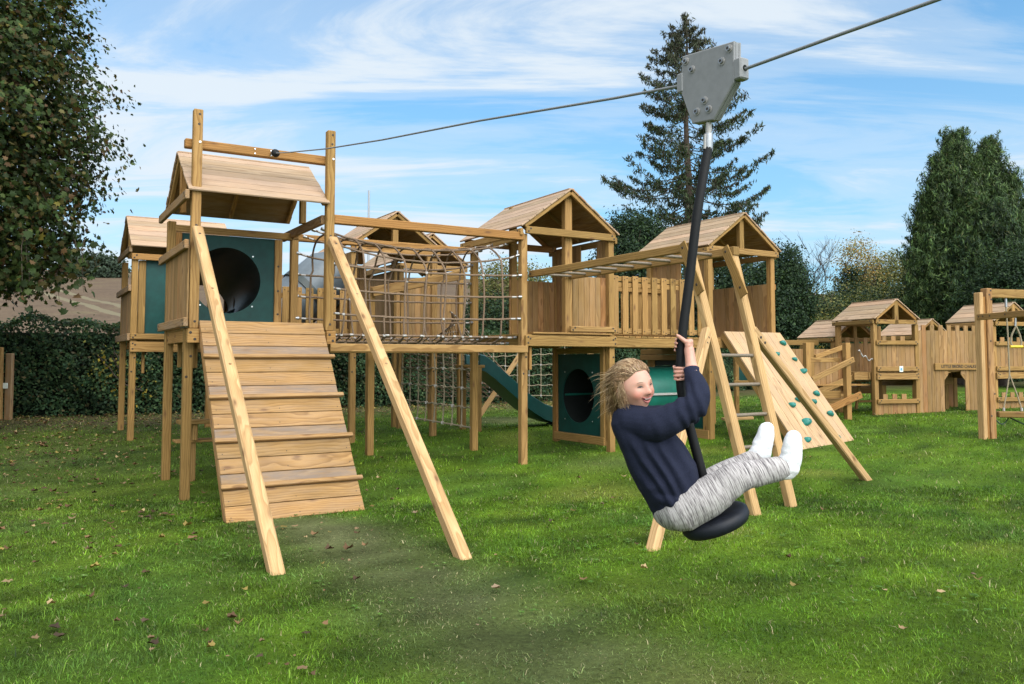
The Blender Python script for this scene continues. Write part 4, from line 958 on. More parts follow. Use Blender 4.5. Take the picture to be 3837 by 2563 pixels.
single('fallen_leaves', me, 'dry brown fallen leaves scattered over the left of the lawn and under the hedge', 'leaves', kind='stuff')

# ------------------------------------------------------------------ ploughed field on the hill behind
m, nt, b = new_mat('field')
tc = nd(nt, 'ShaderNodeTexCoord'); ob = tc.outputs['Object']
n1 = nd(nt, 'ShaderNodeTexNoise', i_Scale=.16, i_Detail=7.0, i_Roughness=.65); nt.links.new(ob, n1.inputs['Vector'])
n2 = nd(nt, 'ShaderNodeTexNoise', i_Scale=2.6, i_Detail=6.0, i_Roughness=.8); nt.links.new(ob, n2.inputs['Vector'])
c = ramp(nt, n1.outputs['Fac'], [(.32, (.090, .064, .046)), (.55, (.11, .080, .056)), (.75, (.118, .098, .058))])
c = mix(nt, c, ramp(nt, n2.outputs['Fac'], [(.25, (.5, .5, .5)), (.75, (1.45, 1.4, 1.3))]), 1.0, 'MULTIPLY')
# tramlines: pairs of pale wheel tracks
sx = nd(nt, 'ShaderNodeSeparateXYZ'); nt.links.new(ob, sx.inputs[0])
dd = math_(nt, 'ADD', math_(nt, 'MULTIPLY', sx.outputs[0], .806), math_(nt, 'MULTIPLY', sx.outputs[1], .592))   # distance across the tracks
dd = math_(nt, 'ADD', dd, math_(nt, 'MULTIPLY', n1.outputs['Fac'], 1.2))
tl = None
for off in (13.4, 15.7, 38.0, 40.2, -11.0, -8.8):
    q = math_(nt, 'LESS_THAN', math_(nt, 'ABSOLUTE', math_(nt, 'SUBTRACT', dd, off)), .42); tl = q if tl is None else math_(nt, 'MAXIMUM', tl, q)
c = mix(nt, c, (.155, .135, .085), math_(nt, 'MULTIPLY', tl, .8))
nt.links.new(c, b.inputs['Base Color']); b.inputs['Roughness'].default_value = .95; b.inputs['Specular IOR Level'].default_value = .05
def hill(x, y):
    y = y-.6*np.clip(x, 0, 45); d = np.clip(y-24, 0, None)
    z = .28+.131*d-.00012*np.clip(d-90, 0, None)**2
    return z-.022*(x+72)*np.clip(d/120, 0, 1)*np.where(x < 60, 1, 1)
xs = np.arange(-260, 270, 6.); ys = np.concatenate([np.arange(24, 60, 2.), np.arange(60, 300, 8.)]); XX, YY = np.meshgrid(xs, ys); x_, y_ = XX.ravel(), YY.ravel()
nx, ny = len(xs), len(ys); ii = (np.arange(ny-1)[:, None]*nx+np.arange(nx-1)[None, :]).ravel()
zz = hill(x_, y_)+(fbm(x_, y_, 14, 31)-.5)*.5*np.clip((y_-26)/10, 0, 1)
zz = np.where(y_-.6*np.clip(x_, 0, 45) < 26, np.minimum(zz, ground_np(x_, y_)-.06), zz)
me = np_mesh('field', np.stack([x_, y_, zz], 1), np.stack([ii, ii+1, ii+nx+1, ii+nx], 1).ravel(), 4, ['field'], None, True)
def terr(x, y): return float(hill(np.array([float(x)]), np.array([float(y)]))[0]) if y-.6*max(0, min(x, 45)) > 24 else ground_z(x, y)
single('field_hill', me, None, None, kind='structure')

# ------------------------------------------------------------------ leaves
QUAD = np.array([[0, -.5], [.34, -.05], [0, .5], [-.34, -.05]])
MAPLE = np.array([[0, -.45], [.2, -.38], [.5, -.2], [.3, -.02], [.48, .25], [.2, .2], [0, .55], [-.2, .2], [-.48, .25], [-.3, -.02], [-.5, -.2], [-.2, -.38]])
def leafmesh(name, C, N, size, col, shape=QUAD, mat='leaf', fold=.25, roll=None):
    """C centres, N facing normals, one leaf each"""
    n = len(C); N = N/np.maximum(np.linalg.norm(N, axis=1, keepdims=True), 1e-6)
    A = RNG.normal(size=(n, 3)); A[:, 2] += 0 if roll is None else roll
    T = A-N*np.sum(A*N, 1, keepdims=True); T /= np.maximum(np.linalg.norm(T, axis=1, keepdims=True), 1e-6); B = np.cross(N, T)
    s = np.broadcast_to(np.asarray(size), (n,))[:, None, None]; k = len(shape)
    V_ = C[:, None, :]+(shape[None, :, 0, None]*B[:, None, :]+shape[None, :, 1, None]*T[:, None, :]-(np.abs(shape[None, :, 0, None])*fold)*N[:, None, :])*s
    if k == 4:
        f = ((np.arange(n)*4)[:, None]+np.arange(4)[None]).ravel(); nper = 4
        return np_mesh(name, V_.reshape(-1, 3), f, nper, [mat], np.repeat(col, 4, 0))
    V_ = np.concatenate([C[:, None, :], V_], 1); k += 1
    tri = np.array([[0, i, i+1 if i < k-1 else 1] for i in range(1, k)]).ravel(); f = ((np.arange(n)*k)[:, None]+tri[None]).ravel()
    return np_mesh(name, V_.reshape(-1, 3), f, 3, [mat], np.repeat(col, k, 0))
def clusters(c, r, m, inner=.55, pw=2.0, zmin=None):
    """cluster centres in the outer shell of a super-ellipsoid"""
    d = RNG.normal(size=(m, 3)); d /= (np.sum(np.abs(d)**pw, 1, keepdims=True))**(1/pw)
    q = np.array(c)+d*np.array(r)*(inner+(1-inner)*RNG.random((m, 1))**.6); q += RNG.normal(0, .06, (m, 3))*np.array(r)
    if zmin is not None: q = q[q[:, 2] > zmin]
    return q
def crown_cloud(name, c, r, m, per, sig, size, pal, pw=2.0, inner=.55, zmin=None, shape=QUAD, mat='leaf', up=.35, flat=.7, keep=None, jit=.3, cpal=.25):
    q = clusters(c, r, m, inner, pw, zmin)
    if keep is not None: q = q[keep(q)]
    m = len(q); C = np.repeat(q, per, 0)+RNG.normal(0, 1, (m*per, 3))*np.array([sig, sig, sig*flat])
    N = (C-np.array(c))/np.array(r)+RNG.normal(0, .75, C.shape); N[:, 2] += up
    cc = pick(pal, m*per, jit)*np.repeat(1-cpal+2*cpal*RNG.random((m, 1)), per, 0)
    return leafmesh(name, C, N, size*(.6+.8*RNG.random(len(C))), cc, shape, mat)
def limb(mb, p0, p1, r0, r1, wig=.1, n=7, mat='bark', seg=6):
    p0, p1 = Vector(p0), Vector(p1); L = (p1-p0).length; pts = [p0+(p1-p0)*(i/seg)+Vector((random.uniform(-1, 1), random.uniform(-1, 1), random.uniform(-.5, .5)))*wig*L*.12*(0 < i < seg) for i in range(seg+1)]
    mb.tube(pts, [r0+(r1-r0)*i/seg for i in range(seg+1)], mat, n); return pts
def tree(name, label, cat, base, c, r, m, per, sig, size, pal, trunk_r=.15, limbs=9, group=None, **kw):
    base = (base[0], base[1], terr(base[0], base[1])); T = thing(name, label, cat, base, group); mb = MB(); b0 = Vector(base); top = Vector(c)
    limb(mb, b0-Vector((0, 0, .3)), top, trunk_r, trunk_r*.35, .3, 9); part('trunk', mb, T); mb = MB()
    for i in range(limbs):
        a = 2*math.pi*i/limbs+random.uniform(-.4, .4); z = random.uniform(-.5, .75); s = b0+(top-b0)*random.uniform(.45, 1.0)
        e = Vector((c[0]+math.cos(a)*r[0]*.8*math.sqrt(max(.1, 1-z*z)), c[1]+math.sin(a)*r[1]*.8*math.sqrt(max(.1, 1-z*z)), c[2]+z*r[2]*.9))
        pts = limb(mb, s, e, trunk_r*.4, .012, .6, 6)
        for j in range(3): limb(mb, pts[3+j], e+Vector((random.uniform(-1, 1)*r[0], random.uniform(-1, 1)*r[1], random.uniform(-.4, .7)*r[2]))*.35, trunk_r*.16, .006, .5, 5, seg=4)
    part('branches', mb, T); part('crown', crown_cloud('crown', c, r, m, per, sig, size, pal, **kw), T)
    return T
# big maple, top left
mp_pal = [(.029, .050, .013, 4.5), (.042, .060, .015, 3.4), (.066, .056, .018, 2.2), (.078, .046, .020, 1.2), (.10, .085, .016, .5), (.022, .038, .011, 3.4)]
MC, MR = (-11.62, 13.2, 5.2), (4.4, 3.2, 4.55)
T = thing('maple_tree', 'big broad maple turning brown that fills the top left corner', 'tree', (-11.4, 14.2, ground_z(-11.4, 14.2)))
mb = MB(); limb(mb, (-11.4, 14.2, -.2), (-11.2, 13.9, 5.2), .34, .2, .2, 12); part('trunk', mb, T); mb = MB()
for i in range(26):
    a = random.uniform(0, 2*math.pi); z = random.uniform(-.45, .8); e = Vector((MC[0]+math.cos(a)*MR[0]*.72, MC[1]+math.sin(a)*MR[1]*.72, MC[2]+z*MR[2]*.75))
    pts = limb(mb, (-11.3, 14.0, random.uniform(3.0, 6.0)), e, .09, .012, .7, 6)
    for j in range(4): limb(mb, pts[random.randint(2, 6)], e+Vector((random.uniform(-1, 1), random.uniform(-1, 1), random.uniform(-1, .8)))*.6, .025, .005, .6, 5, seg=4)
part('branches', mb, T)
vis = lambda q: (q[:, 0] > -13.4) & (q[:, 2] < 9.6) & (q[:, 1] < 15.6)
me1 = crown_cloud('crown', MC, MR, 6600, 38, .21, .080, mp_pal, pw=2.5, inner=.55, zmin=2.75, shape=MAPLE, up=.55, flat=.55, keep=vis, jit=.28, cpal=.5)
part('crown', me1, T)
# loose sprays round the outline of the maple
mb = MB(); Cc, Nn = [], []
for i in range(120):
    z = random.uniform(2.8, 8.2); k = max(0.0, 1-abs((z-MC[2])/MR[2])**2.5)**(1/2.5); a = random.uniform(-1.5, .35)
    d = Vector((math.cos(a), math.sin(a), random.uniform(-.35, .4))); s = Vector((MC[0]+math.cos(a)*MR[0]*k*.93, MC[1]+math.sin(a)*MR[1]*k*.93, z)); e = s+d*random.uniform(.2, .5)
    if random.random() < .3: e = s+Vector((d.x*.3, d.y*.3, -random.uniform(.2, .5)))
    pts = limb(mb, s, e, .006, .0025, .6, 4, seg=5)
    for p in pts[1:]:
        for _ in range(3): Cc.append(p+Vector((random.gauss(0, .06), random.gauss(0, .06), random.gauss(-.05, .06)))); Nn.append((random.gauss(.2, .7), random.gauss(-.3, .7), random.gauss(.5, .5)))
for i in range(30):     # hanging lower fringe
    x = random.uniform(-9.6, -6.7); p = Vector((x, random.uniform(12, 14), 2.95)); e = p+Vector((random.uniform(-.2, .2), random.uniform(-.1, .1), -random.uniform(.1, .5)))
    pts = limb(mb, p+Vector((0, 0, .5)), e, .007, .003, .5, 4, seg=4)
    for q in pts:
        for _ in range(5): Cc.append(q+Vector((random.gauss(0, .1), random.gauss(0, .1), random.gauss(-.05, .08)))); Nn.append((random.gauss(0, .7), random.gauss(-.5, .7), random.gauss(.4, .5)))
part('twigs', mb, T, kind='stuff'); Cc = np.array([tuple(p) for p in Cc]); Nn = np.array(Nn)
part('outer_leaves', leafmesh('outer_leaves', Cc, Nn, .12*(.6+.7*RNG.random(len(Cc))), pick(mp_pal, len(Cc), .4), MAPLE), T)

# ------------------------------------------------------------------ spruce with gaps between its tiers
SPX, SPY, SPH = 8.2, 38.0, 17.75
g0 = terr(SPX, SPY)
T = thing('spruce_tree', 'tall thin spruce with drooping tiers rising behind the trolley', 'tree', (SPX, SPY, g0)); mb = MB()
mb.tube([(SPX+.05*math.sin(i), SPY, g0-.3+(SPH-g0+.3)*i/16) for i in range(17)], [.30*(1-i/16.4)+.012 for i in range(17)], 'bark', 9); part('trunk', mb, T)
mb = MB(); Cc, Nn, Sz = [], [], []
random.seed(5); z = 4.2
while z < SPH-.35:
    f = (SPH-z)/(SPH-4.2); nb_ = random.randint(4, 6); ph = random.uniform(0, 6.28)
    for i in range(nb_):
        a = ph+2*math.pi*i/nb_+random.uniform(-.35, .35); L = (.28+3.95*(1-math.exp(-3.6*f)))*random.uniform(.45, 1.14); dr = random.uniform(.0, .38)+.18*f
        pts = []
        for k in range(9):
            t = k/8; pts.append(Vector((SPX+math.cos(a)*L*t, SPY+math.sin(a)*L*t, z+L*(.12*t-dr*1.6*t*(1-t)*1.2-dr*.35*t*t+.30*max(0, t-.62)**1.3))))
        mb.tube(pts, [.035*f*(1-t_/8.5)+.008 for t_ in range(9)], 'bark', 5, caps=False)
        side = Vector((-math.sin(a), math.cos(a), 0))
        for k in range(int(10+L*25)):
            t = random.uniform(.22, 1.0)**.8; j = min(int(t*8), 7); p = pts[j].lerp(pts[j+1], t*8-j)
            if random.random() < (.42 if t < .5 else .12): continue
            w_ = (1-t*.75)*L*.20*random.uniform(-1, 1); q = p+side*w_; hang = random.uniform(.08, .55)*(1-.45*t)
            for h in range(random.randint(2, 5)):
                Cc.append(q+Vector((random.gauss(0, .05), random.gauss(0, .05), -hang*random.random()+.04))); Nn.append((random.gauss(0, 1), random.gauss(-.3, 1), random.gauss(.1, .6))); Sz.append(random.uniform(.10, .26))
    z += random.uniform(.24, .52)*(1.0 if f > .3 else .75)
for i in range(260):
    h = random.random(); Cc.append(Vector((SPX+random.gauss(0, .10+.25*h), SPY+random.gauss(0, .1+.2*h), SPH-1.6*h+.12))); Nn.append((random.gauss(0, 1), random.gauss(0, 1), random.gauss(0, .6))); Sz.append(random.uniform(.12, .26))
part('branches', mb, T); Cc = np.array([tuple(p) for p in Cc]); NEED = np.array([[0, -.62], [.13, 0], [0, .62], [-.13, 0]])
sp_pal = [(.022, .038, .015, 4), (.032, .046, .017, 3), (.050, .045, .026, 1.6), (.048, .036, .025, 1.0), (.040, .064, .020, 2)]
hz_ = np.clip((Cc[:, 2]-12)/6, 0, 1)[:, None]; cc = pick(sp_pal, len(Cc), .35); cc = cc*(1-.45*hz_)+np.array([[.062, .05, .038]])*.45*hz_
part('needles', leafmesh('needles', Cc, np.array(Nn), np.array(Sz)*1.05, cc, NEED, 'needle', .1, roll=-1.6), T)

# ------------------------------------------------------------------ other trees and shrubs beyond the hedge
dkg = [(.016, .034, .016, 3), (.024, .046, .018, 3), (.034, .060, .020, 2), (.014, .027, .015, 2)]
cyp = [(.030, .056, .018, 3), (.046, .078, .022, 3), (.07, .108, .028, 1.8), (.02, .038, .016, 2), (.085, .09, .035, .5)]
olv = [(.115, .125, .040, 3), (.15, .15, .048, 2), (.085, .10, .034, 2), (.19, .165, .05, .8)]
aut = [(.27, .19, .07, 2), (.22, .18, .06, 2), (.16, .16, .05, 2), (.32, .20, .07, .8)]
yel = [(.25, .19, .025, 2), (.17, .16, .03, 2), (.08, .09, .025, 2)]
def conifer(label, x, y, h, rad, m, per, pal, g, lean=0.0, pwr=.75, name='conifer_tree', leaders=()):
    g_ = terr(x, y); T = thing(name, label, 'tree', (x, y, g_), 'tall dark conifers at the right' if name == 'conifer_tree' else None); mb = MB(); mb.tube([(x, y, g_-.2), (x+lean*.5, y, g+h*.5), (x+lean, y, g+h*.93)], [.22, .13, .03], 'bark', 8); part('trunk', mb, T)
    # flame-shaped sprays round each leader: fans of scale-leaf tips pointing up and out
    Cs, Ns, cs = [], [], []
    for (dx, dy, hh, rr_, sh) in ((0, 0, 1.0, 1.0, 1.0),)+tuple(leaders):
        mm = int(m*sh); t = RNG.random(mm)**.75; a = RNG.random(mm)*2*np.pi; H_ = h*hh
        prof = np.minimum(1, (1-t**1.25)**pwr*1.25)*np.minimum(1, .45+t*3)
        rr = rad*rr_*prof*(.35+.65*RNG.random(mm)**.4)*(1+.2*np.sin(a*3+t*9+dx)+.16*np.sin(a*5+t*23)+.12*np.sin(t*41+a*2))
        base = np.stack([x+dx+lean*t+np.cos(a)*rr, y+dy+np.sin(a)*rr, g+.2+H_*.94*t], 1)
        out = np.stack([np.cos(a)*.8, np.sin(a)*.8, .9+.3*t], 1); L = (.2+.8*RNG.random(mm)**2.2)*(.6+.5*(1-t))
        s = RNG.random((mm, per)); w_ = (.13*(1-s)+.03)*(.6+.8*RNG.random((mm, 1)))
        C = base[:, None, :]+out[:, None, :]*(L[:, None]*s)[..., None]+RNG.normal(0, 1, (mm, per, 3))*w_[..., None]
        N = np.repeat(out, per, 0)*np.array([1, 1, .1])+RNG.normal(0, .7, (mm*per, 3))
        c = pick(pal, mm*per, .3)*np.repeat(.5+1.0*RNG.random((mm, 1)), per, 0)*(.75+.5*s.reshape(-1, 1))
        Cs.append(C.reshape(-1, 3)); Ns.append(N); cs.append(c)
    C, N, cc = np.concatenate(Cs), np.concatenate(Ns), np.concatenate(cs)
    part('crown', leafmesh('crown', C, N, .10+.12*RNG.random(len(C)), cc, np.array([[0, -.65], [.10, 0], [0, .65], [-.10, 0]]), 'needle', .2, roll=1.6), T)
gH = lambda y: .28+.131*max(0, y-24)
conifer('tall dark conifer with a pointed top, left one of the pair at the right', 17.9, 33.0, 9.4, 1.25, 800, 60, cyp, gH(33), .05, .75, leaders=((-.75, -.2, .86, .8, .8), (-1.1, .1, .70, .68, .6), (-1.2, -.2, .50, .66, .45), (.9, .2, .90, .8, .7), (.1, -.8, .72, 1.0, .7)))
conifer('tall dark conifer cut by the right edge of the photo', 19.75, 33.6, 9.2, 1.25, 800, 60, cyp, gH(33), -.1, .75, leaders=((.8, 0, .85, .9, .7), (1.7, -.2, .7, 1.0, .7), (-.9, -.5, .78, .9, .7), (0, -.9, .6, 1.1, .7)))
conifer('narrow dark conifer filling the gap low between the two tall ones at the right', 18.7, 31.6, 6.0, 1.3, 600, 55, dkg+cyp, gH(32), 0, .7, leaders=((-1.0, .2, .8, .9, .6),))
conifer('small pointed conifer far off at the left skyline, beside the rear tower', -66.5, 150, 7.0, 2.2, 260, 26, dkg, 14.5, 0, .8, 'distant_conifer')
tree('evergreen_tree', 'dark round evergreen between the middle and right tower roofs', 'tree', (4.2, 27, gH(27)), (4.1, 27, 4.1), (1.35, 1.3, 2.35), 700, 60, .2, .085, dkg, .16, 7)
tree('evergreen_tree', 'dark evergreen under the right side of the spruce, right of the climbing tower roof', 'tree', (9.9, 30, gH(30)), (9.95, 30, 3.5), (.85, 1.3, 2.2), 520, 60, .17, .085, dkg, .16, 7)
tree('evergreen_tree', 'broad dark tree low at the right edge, in front of the tall conifers', 'tree', (18.6, 29, gH(29)), (18.6, 29, 3.3), (2.6, 1.6, 2.2), 950, 60, .22, .09, dkg, .2, 8)
tree('evergreen_tree', 'dark shrubby tree half hidden behind the right tower, at its open right side', 'tree', (8.3, 29.5, gH(29)), (8.3, 29.5, 3.0), (2.2, 1.5, 2.3), 800, 60, .22, .09, dkg, .18, 7)
tree('leafy_tree', 'olive green leafy tree beyond the bare one, right of the spruce', 'tree', (20.9, 45, gH(45)), (21.0, 45, 5.2), (2.0, 2.0, 2.35), 520, 40, .26, .105, olv, .16, 10, inner=.35)
tree('autumn_tree', 'thin-topped autumn tree with orange tips and an ivy-dark trunk', 'tree', (18.3, 44, gH(44)), (18.5, 44, 6.1), (1.35, 1.3, 2.2), 230, 22, .26, .10, aut, .12, 12, inner=.3)
tree('ivy_tree', 'dark ivy-covered trunk under the thin autumn tree', 'tree', (17.9, 43.4, gH(43)), (17.9, 43.4, 4.4), (.8, .8, 2.1), 200, 46, .2, .10, dkg, .12, 4)
tree('leafy_tree', 'mixed green bush line below the autumn tree, above the castle roofs', 'tree', (17.6, 40, gH(40)), (17.6, 40, 3.5), (3.0, 1.6, 1.75), 600, 50, .26, .10, olv+dkg, .14, 8, inner=.4)
tree('leafy_tree', 'low grey-green tree left of the bare tree, above the hedge', 'tree', (13.6, 38, gH(38)), (13.4, 38, 3.0), (1.8, 1.5, 1.5), 480, 50, .26, .10, dkg+olv, .14, 8, inner=.4)
tree('leafy_tree', 'olive leafy tree showing through the right half of the rope bridge', 'tree', (-.1, 31, gH(31)), (.0, 31, 3.5), (1.55, 1.4, 1.9), 420, 44, .22, .085, olv, .13, 9, inner=.4)
tree('leafy_tree', 'dark leafy bush low behind the rope bridge, beneath the olive tree', 'tree', (-.4, 28, gH(28)), (-.3, 28, 2.2), (2.3, 1.2, 1.5), 420, 46, .22, .09, dkg, .1, 6)
tree('distant_tree', 'round dark tree far off on the left skyline of the ploughed field', 'tree', (-74, 150, 15), (-74, 150, 18.0), (3.2, 3, 2.6), 160, 26, .6, .5, [(.045, .065, .04), (.035, .052, .034)], .3, 6)
tree('distant_tree', 'wide dark tree far off on the left skyline, partly behind the maple leaves', 'tree', (-80, 152, 15), (-80, 152, 18.4), (4.2, 3, 2.9), 190, 26, .6, .5, [(.045, .065, .04), (.035, .052, .034)], .3, 6)
tree('leafy_tree', 'low dark bush between the right tower and the castle roofs, above the hedge', 'tree', (13.2, 34, gH(34)), (13.3, 34, 2.7), (2.6, 1.4, 1.5), 520, 52, .24, .09, dkg+olv, .12, 8, inner=.4)
tree('leafy_tree', 'dim green bush line behind the castle roofs, left of the tall conifers', 'tree', (16.0, 36, gH(36)), (16.2, 36, 2.9), (2.4, 1.4, 1.5), 480, 52, .24, .09, dkg+olv, .12, 8, inner=.4)
# bare tree
T = thing('bare_tree', 'leafless tree with fine grey twigs between the spruce and the autumn tree', 'tree', (16.2, 45, terr(16.2, 45))); mb = MB()
pts = limb(mb, (16.2, 45, terr(16.2, 45)-.2), (16.4, 45, 5.6), .11, .05, .3, 7); part('trunk', mb, T); mb = MB()
for i in range(26):
    s = pts[random.randint(2, 6)]; a = random.uniform(0, 6.28); e = Vector((16.4+math.cos(a)*random.uniform(.3, 1.25), 45+math.sin(a), random.uniform(5.2, 7.9))); q = limb(mb, s, e, .025, .008, .6, 4)
    for j in range(6): 
        e2 = q[random.randint(2, 6)]; e3 = e2+Vector((random.uniform(-.6, .6), random.uniform(-.3, .3), random.uniform(.2, .9))); r_ = limb(mb, e2, e3, .011, .006, .5, 3, seg=3)
        for k in range(2): limb(mb, r_[1+k], e3+Vector((random.uniform(-.35, .35), 0, random.uniform(0, .4))), .008, .005, .3, 3, seg=2)
part('branches', mb, T)
for k, (u, v, w_, h, l, pal) in enumerate(((22.3, 20.6, 1.5, 2.9, 'yellow-leaved shrub growing out of the hedge right of the climbing tower', yel), (25.2, 20.8, 1.6, 3.3, 'bushy yellow-green shrub above the castle roof behind the hedge', yel+olv), (30.2, 20.8, 1.8, 3.3, 'yellowing shrub behind the castle gate wall', yel+olv), (28.2, 20.6, 1.2, 2.7, 'low yellow shrub seen through the open castle tower', yel), (2.0, 20.0, .8, 1.9, 'patch of bright yellow bramble leaves on the hedge beside the rear left tower', yel))):
    p = F.P(u, v); tree('shrub', l, 'shrub', (p.x, p.y, ground_z(p.x, p.y)), (p.x, p.y, h*.62), (w_, .8, h*.42), 150 if k < 4 else 16, 34 if k < 4 else 22, .2, .075, pal, .04, 5, inner=.3)

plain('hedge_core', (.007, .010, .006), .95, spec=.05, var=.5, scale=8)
# ------------------------------------------------------------------ clipped hedge
H = thing('hedge', 'long clipped dark hedge along the back of the lawn', 'hedge', F.P(8, 20.5, .3))
n = 190000; uu = -11+57*RNG.random(n); top = RNG.random(n) < .25
zt = 2.22+.12*np.sin(uu*.9)+.1*np.sin(uu*2.3+1)+.06*np.sin(uu*6)+.004*uu
zz = np.where(top, zt+np.abs(RNG.normal(0, .06, n)), .30+(zt-.30)*RNG.random(n)**.85)
vv = np.where(top, 20.0+1.2*RNG.random(n), 20.0+.10*np.sin(uu*1.7+zz*2)+.08*np.sin(uu*5+zz*4)+np.abs(RNG.normal(0, .15, n)))
C = np.stack([uu*F.U.x+vv*F.V.x, uu*F.U.y+vv*F.V.y, zz], 1); gg = ground_np(C[:, 0], C[:, 1]); C[:, 2] += (gg-.3)
N = np.tile(np.array([[-F.V.x, -F.V.y, .35]]), (n, 1)); N[top] = (0, 0, 1); N = N+RNG.normal(0, .7, (n, 3))
cc = pick([(.022, .048, .022, 4), (.034, .066, .026, 3), (.050, .082, .032, 1.5), (.065, .075, .028, .5), (.08, .065, .03, .3)], n, .45)*(.5+1.0*vnoise(uu, zz*1.6, .42, 8)[:, None])
part('leaves', leafmesh('leaves', C, N, .066*(.6+.9*RNG.random(n)), cc), H)
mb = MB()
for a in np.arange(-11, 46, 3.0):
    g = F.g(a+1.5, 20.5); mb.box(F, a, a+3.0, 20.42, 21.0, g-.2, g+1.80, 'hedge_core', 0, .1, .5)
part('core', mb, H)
for k in range(2):
    pass
# ------------------------------------------------------------------ zip wire, trolley, hanging seat
ZU = 2.42
cab = [F.P(ZU, v, z) for v, z in ((9.36, 3.858), (8.6, 3.705), (7.4, 3.475), (6.0, 3.235), (4.41, 2.985), (3.08, 2.757), (2.62, 2.684))]
cab2 = [F.P(ZU, v, z) for v, z in ((2.26, 2.645), (1.81, 2.632), (1.46, 2.620), (0.5, 2.63), (-2, 2.72), (-6, 3.0), (-10, 3.4))]
mb = MB(); mb.tube(cab, .0068, 'wire_rope', 8); mb.tube([F.P(ZU, 2.62, 2.684), F.P(ZU, 2.44, 2.655), F.P(ZU, 2.26, 2.645)], .0068, 'wire_rope', 8); mb.tube(cab2, .0068, 'wire_rope', 8)
single('zip_wire', mb, 'thin steel cable running from the crossbeam down through the trolley to the upper right', 'cable', F.P(ZU, 5, 3))
BU = thing('buffer', 'black rubber ball stop on a steel rod where the zip wire leaves the crossbeam', 'buffer', F.P(ZU, 9.3, 3.85))
mb = MB(); cb_ = F.P(ZU+.065, 9.18, 3.822); dirc = (cab[1]-cab[0]).normalized()
k = 14; V_ = []
for i in range(9):
    ph = math.pi*i/8
    for j in range(k): a = 2*math.pi*j/k; V_.append(cab[0]+dirc*(.19-.052*math.cos(ph))+(F.U*math.cos(a)+F.Z*math.sin(a))*.048*math.sin(ph))
mb.raw(V_, [(i*k+j, i*k+(j+1) % k, (i+1)*k+(j+1) % k, (i+1)*k+j) for i in range(8) for j in range(k)], 'black_rubber', smooth=True); part('rubber_ball', mb, BU)
mb = MB(); mb.tube([cab[0]+Vector((0, 0, .0)), cab[0]+dirc*.16], .014, 'steel', 9); part('rod', mb, BU)

TR = thing('trolley', 'chunky pale metal zip wire trolley with bolted side plates', 'trolley', F.P(ZU, 2.44, 2.65))
outl = [(2.583, 2.798), (2.288, 2.765), (2.292, 2.60), (2.405, 2.478), (2.529, 2.492), (2.600, 2.66)]
def plate(u0, u1, mat, sc=1.0, ch=.006):
    mb = MB(); cv_ = sum(p[0] for p in outl)/6; cz_ = sum(p[1] for p in outl)/6; q = [(cv_+(v-cv_)*sc, cz_+(z-cz_)*sc) for v, z in outl]; n = 6
    ins = [(cv_+(v-cv_)*sc*.975, cz_+(z-cz_)*sc*.975) for v, z in outl]
    V_ = [F.P(u0, v, z) for v, z in ins]+[F.P(u0+ch, v, z) for v, z in q]+[F.P(u1-ch, v, z) for v, z in q]+[F.P(u1, v, z) for v, z in ins]
    fs = [tuple(range(n))[::-1], tuple(range(3*n, 4*n))]+[(k*n+i, k*n+(i+1) % n, (k+1)*n+(i+1) % n, (k+1)*n+i) for k in range(3) for i in range(n)]
    mb.raw(V_, fs, mat); return mb
part('side_plate', plate(ZU-.021, ZU-.0085, 'cast_alloy', 1.0, .0025), TR); part('side_plate', plate(ZU+.0085, ZU+.021, 'cast_alloy', 1.0, .0025), TR)
part('core', plate(ZU-.008, ZU+.008, 'cast_alloy', .992, .001), TR)
for v, z in ((2.272, 2.648), (2.600, 2.686)):
    mb = MB(); mb.box(F, ZU-.025, ZU+.025, v-.021, v+.019, z-.043, z+.043, 'cast_alloy', 2, .006); mb.bolt(F.P(ZU, v-.0215, z), -F.V, .013, 'hole_shade', .001); part('cable_guide', mb, TR)
for v, z in ((2.558, 2.768), (2.523, 2.722), (2.352, 2.703), (2.312, 2.742), (2.497, 2.535), (2.428, 2.527), (2.452, 2.570)):
    mb = MB(); c = F.P(ZU-.0212, v, z); mb.tube([c, c-F.U*.003], .0165, 'clamp', 14); mb.tube([c-F.U*.003, c-F.U*.012], .0115, 'steel', 6); mb.tube([c-F.U*.012, c-F.U*.0125], .0065, 'bolt', 8); part('bolt', mb, TR)
mb = MB(); mb.tube([F.P(ZU, 2.452, 2.485), F.P(ZU, 2.455, 2.43)], .0125, 'clamp', 10); part('stem', mb, TR)
SHK = thing('hanging_seat', 'black rubber disc seat on a black sleeved pole hanging from the zip wire trolley', 'zip wire seat', F.P(ZU, 2.46, 2.0))
mb = MB(); mb.tube([F.P(ZU, 2.455, 2.435), F.P(ZU, 2.458, 2.40), F.P(ZU, 2.459, 2.36)], [.018, .021, .018], 'steel', 10)
for s in (-1, 1): mb.tube([F.P(ZU+s*.016, 2.456, 2.43), F.P(ZU+s*.018, 2.459, 2.37)], .007, 'clamp', 8)
part('swivel', mb, SHK)

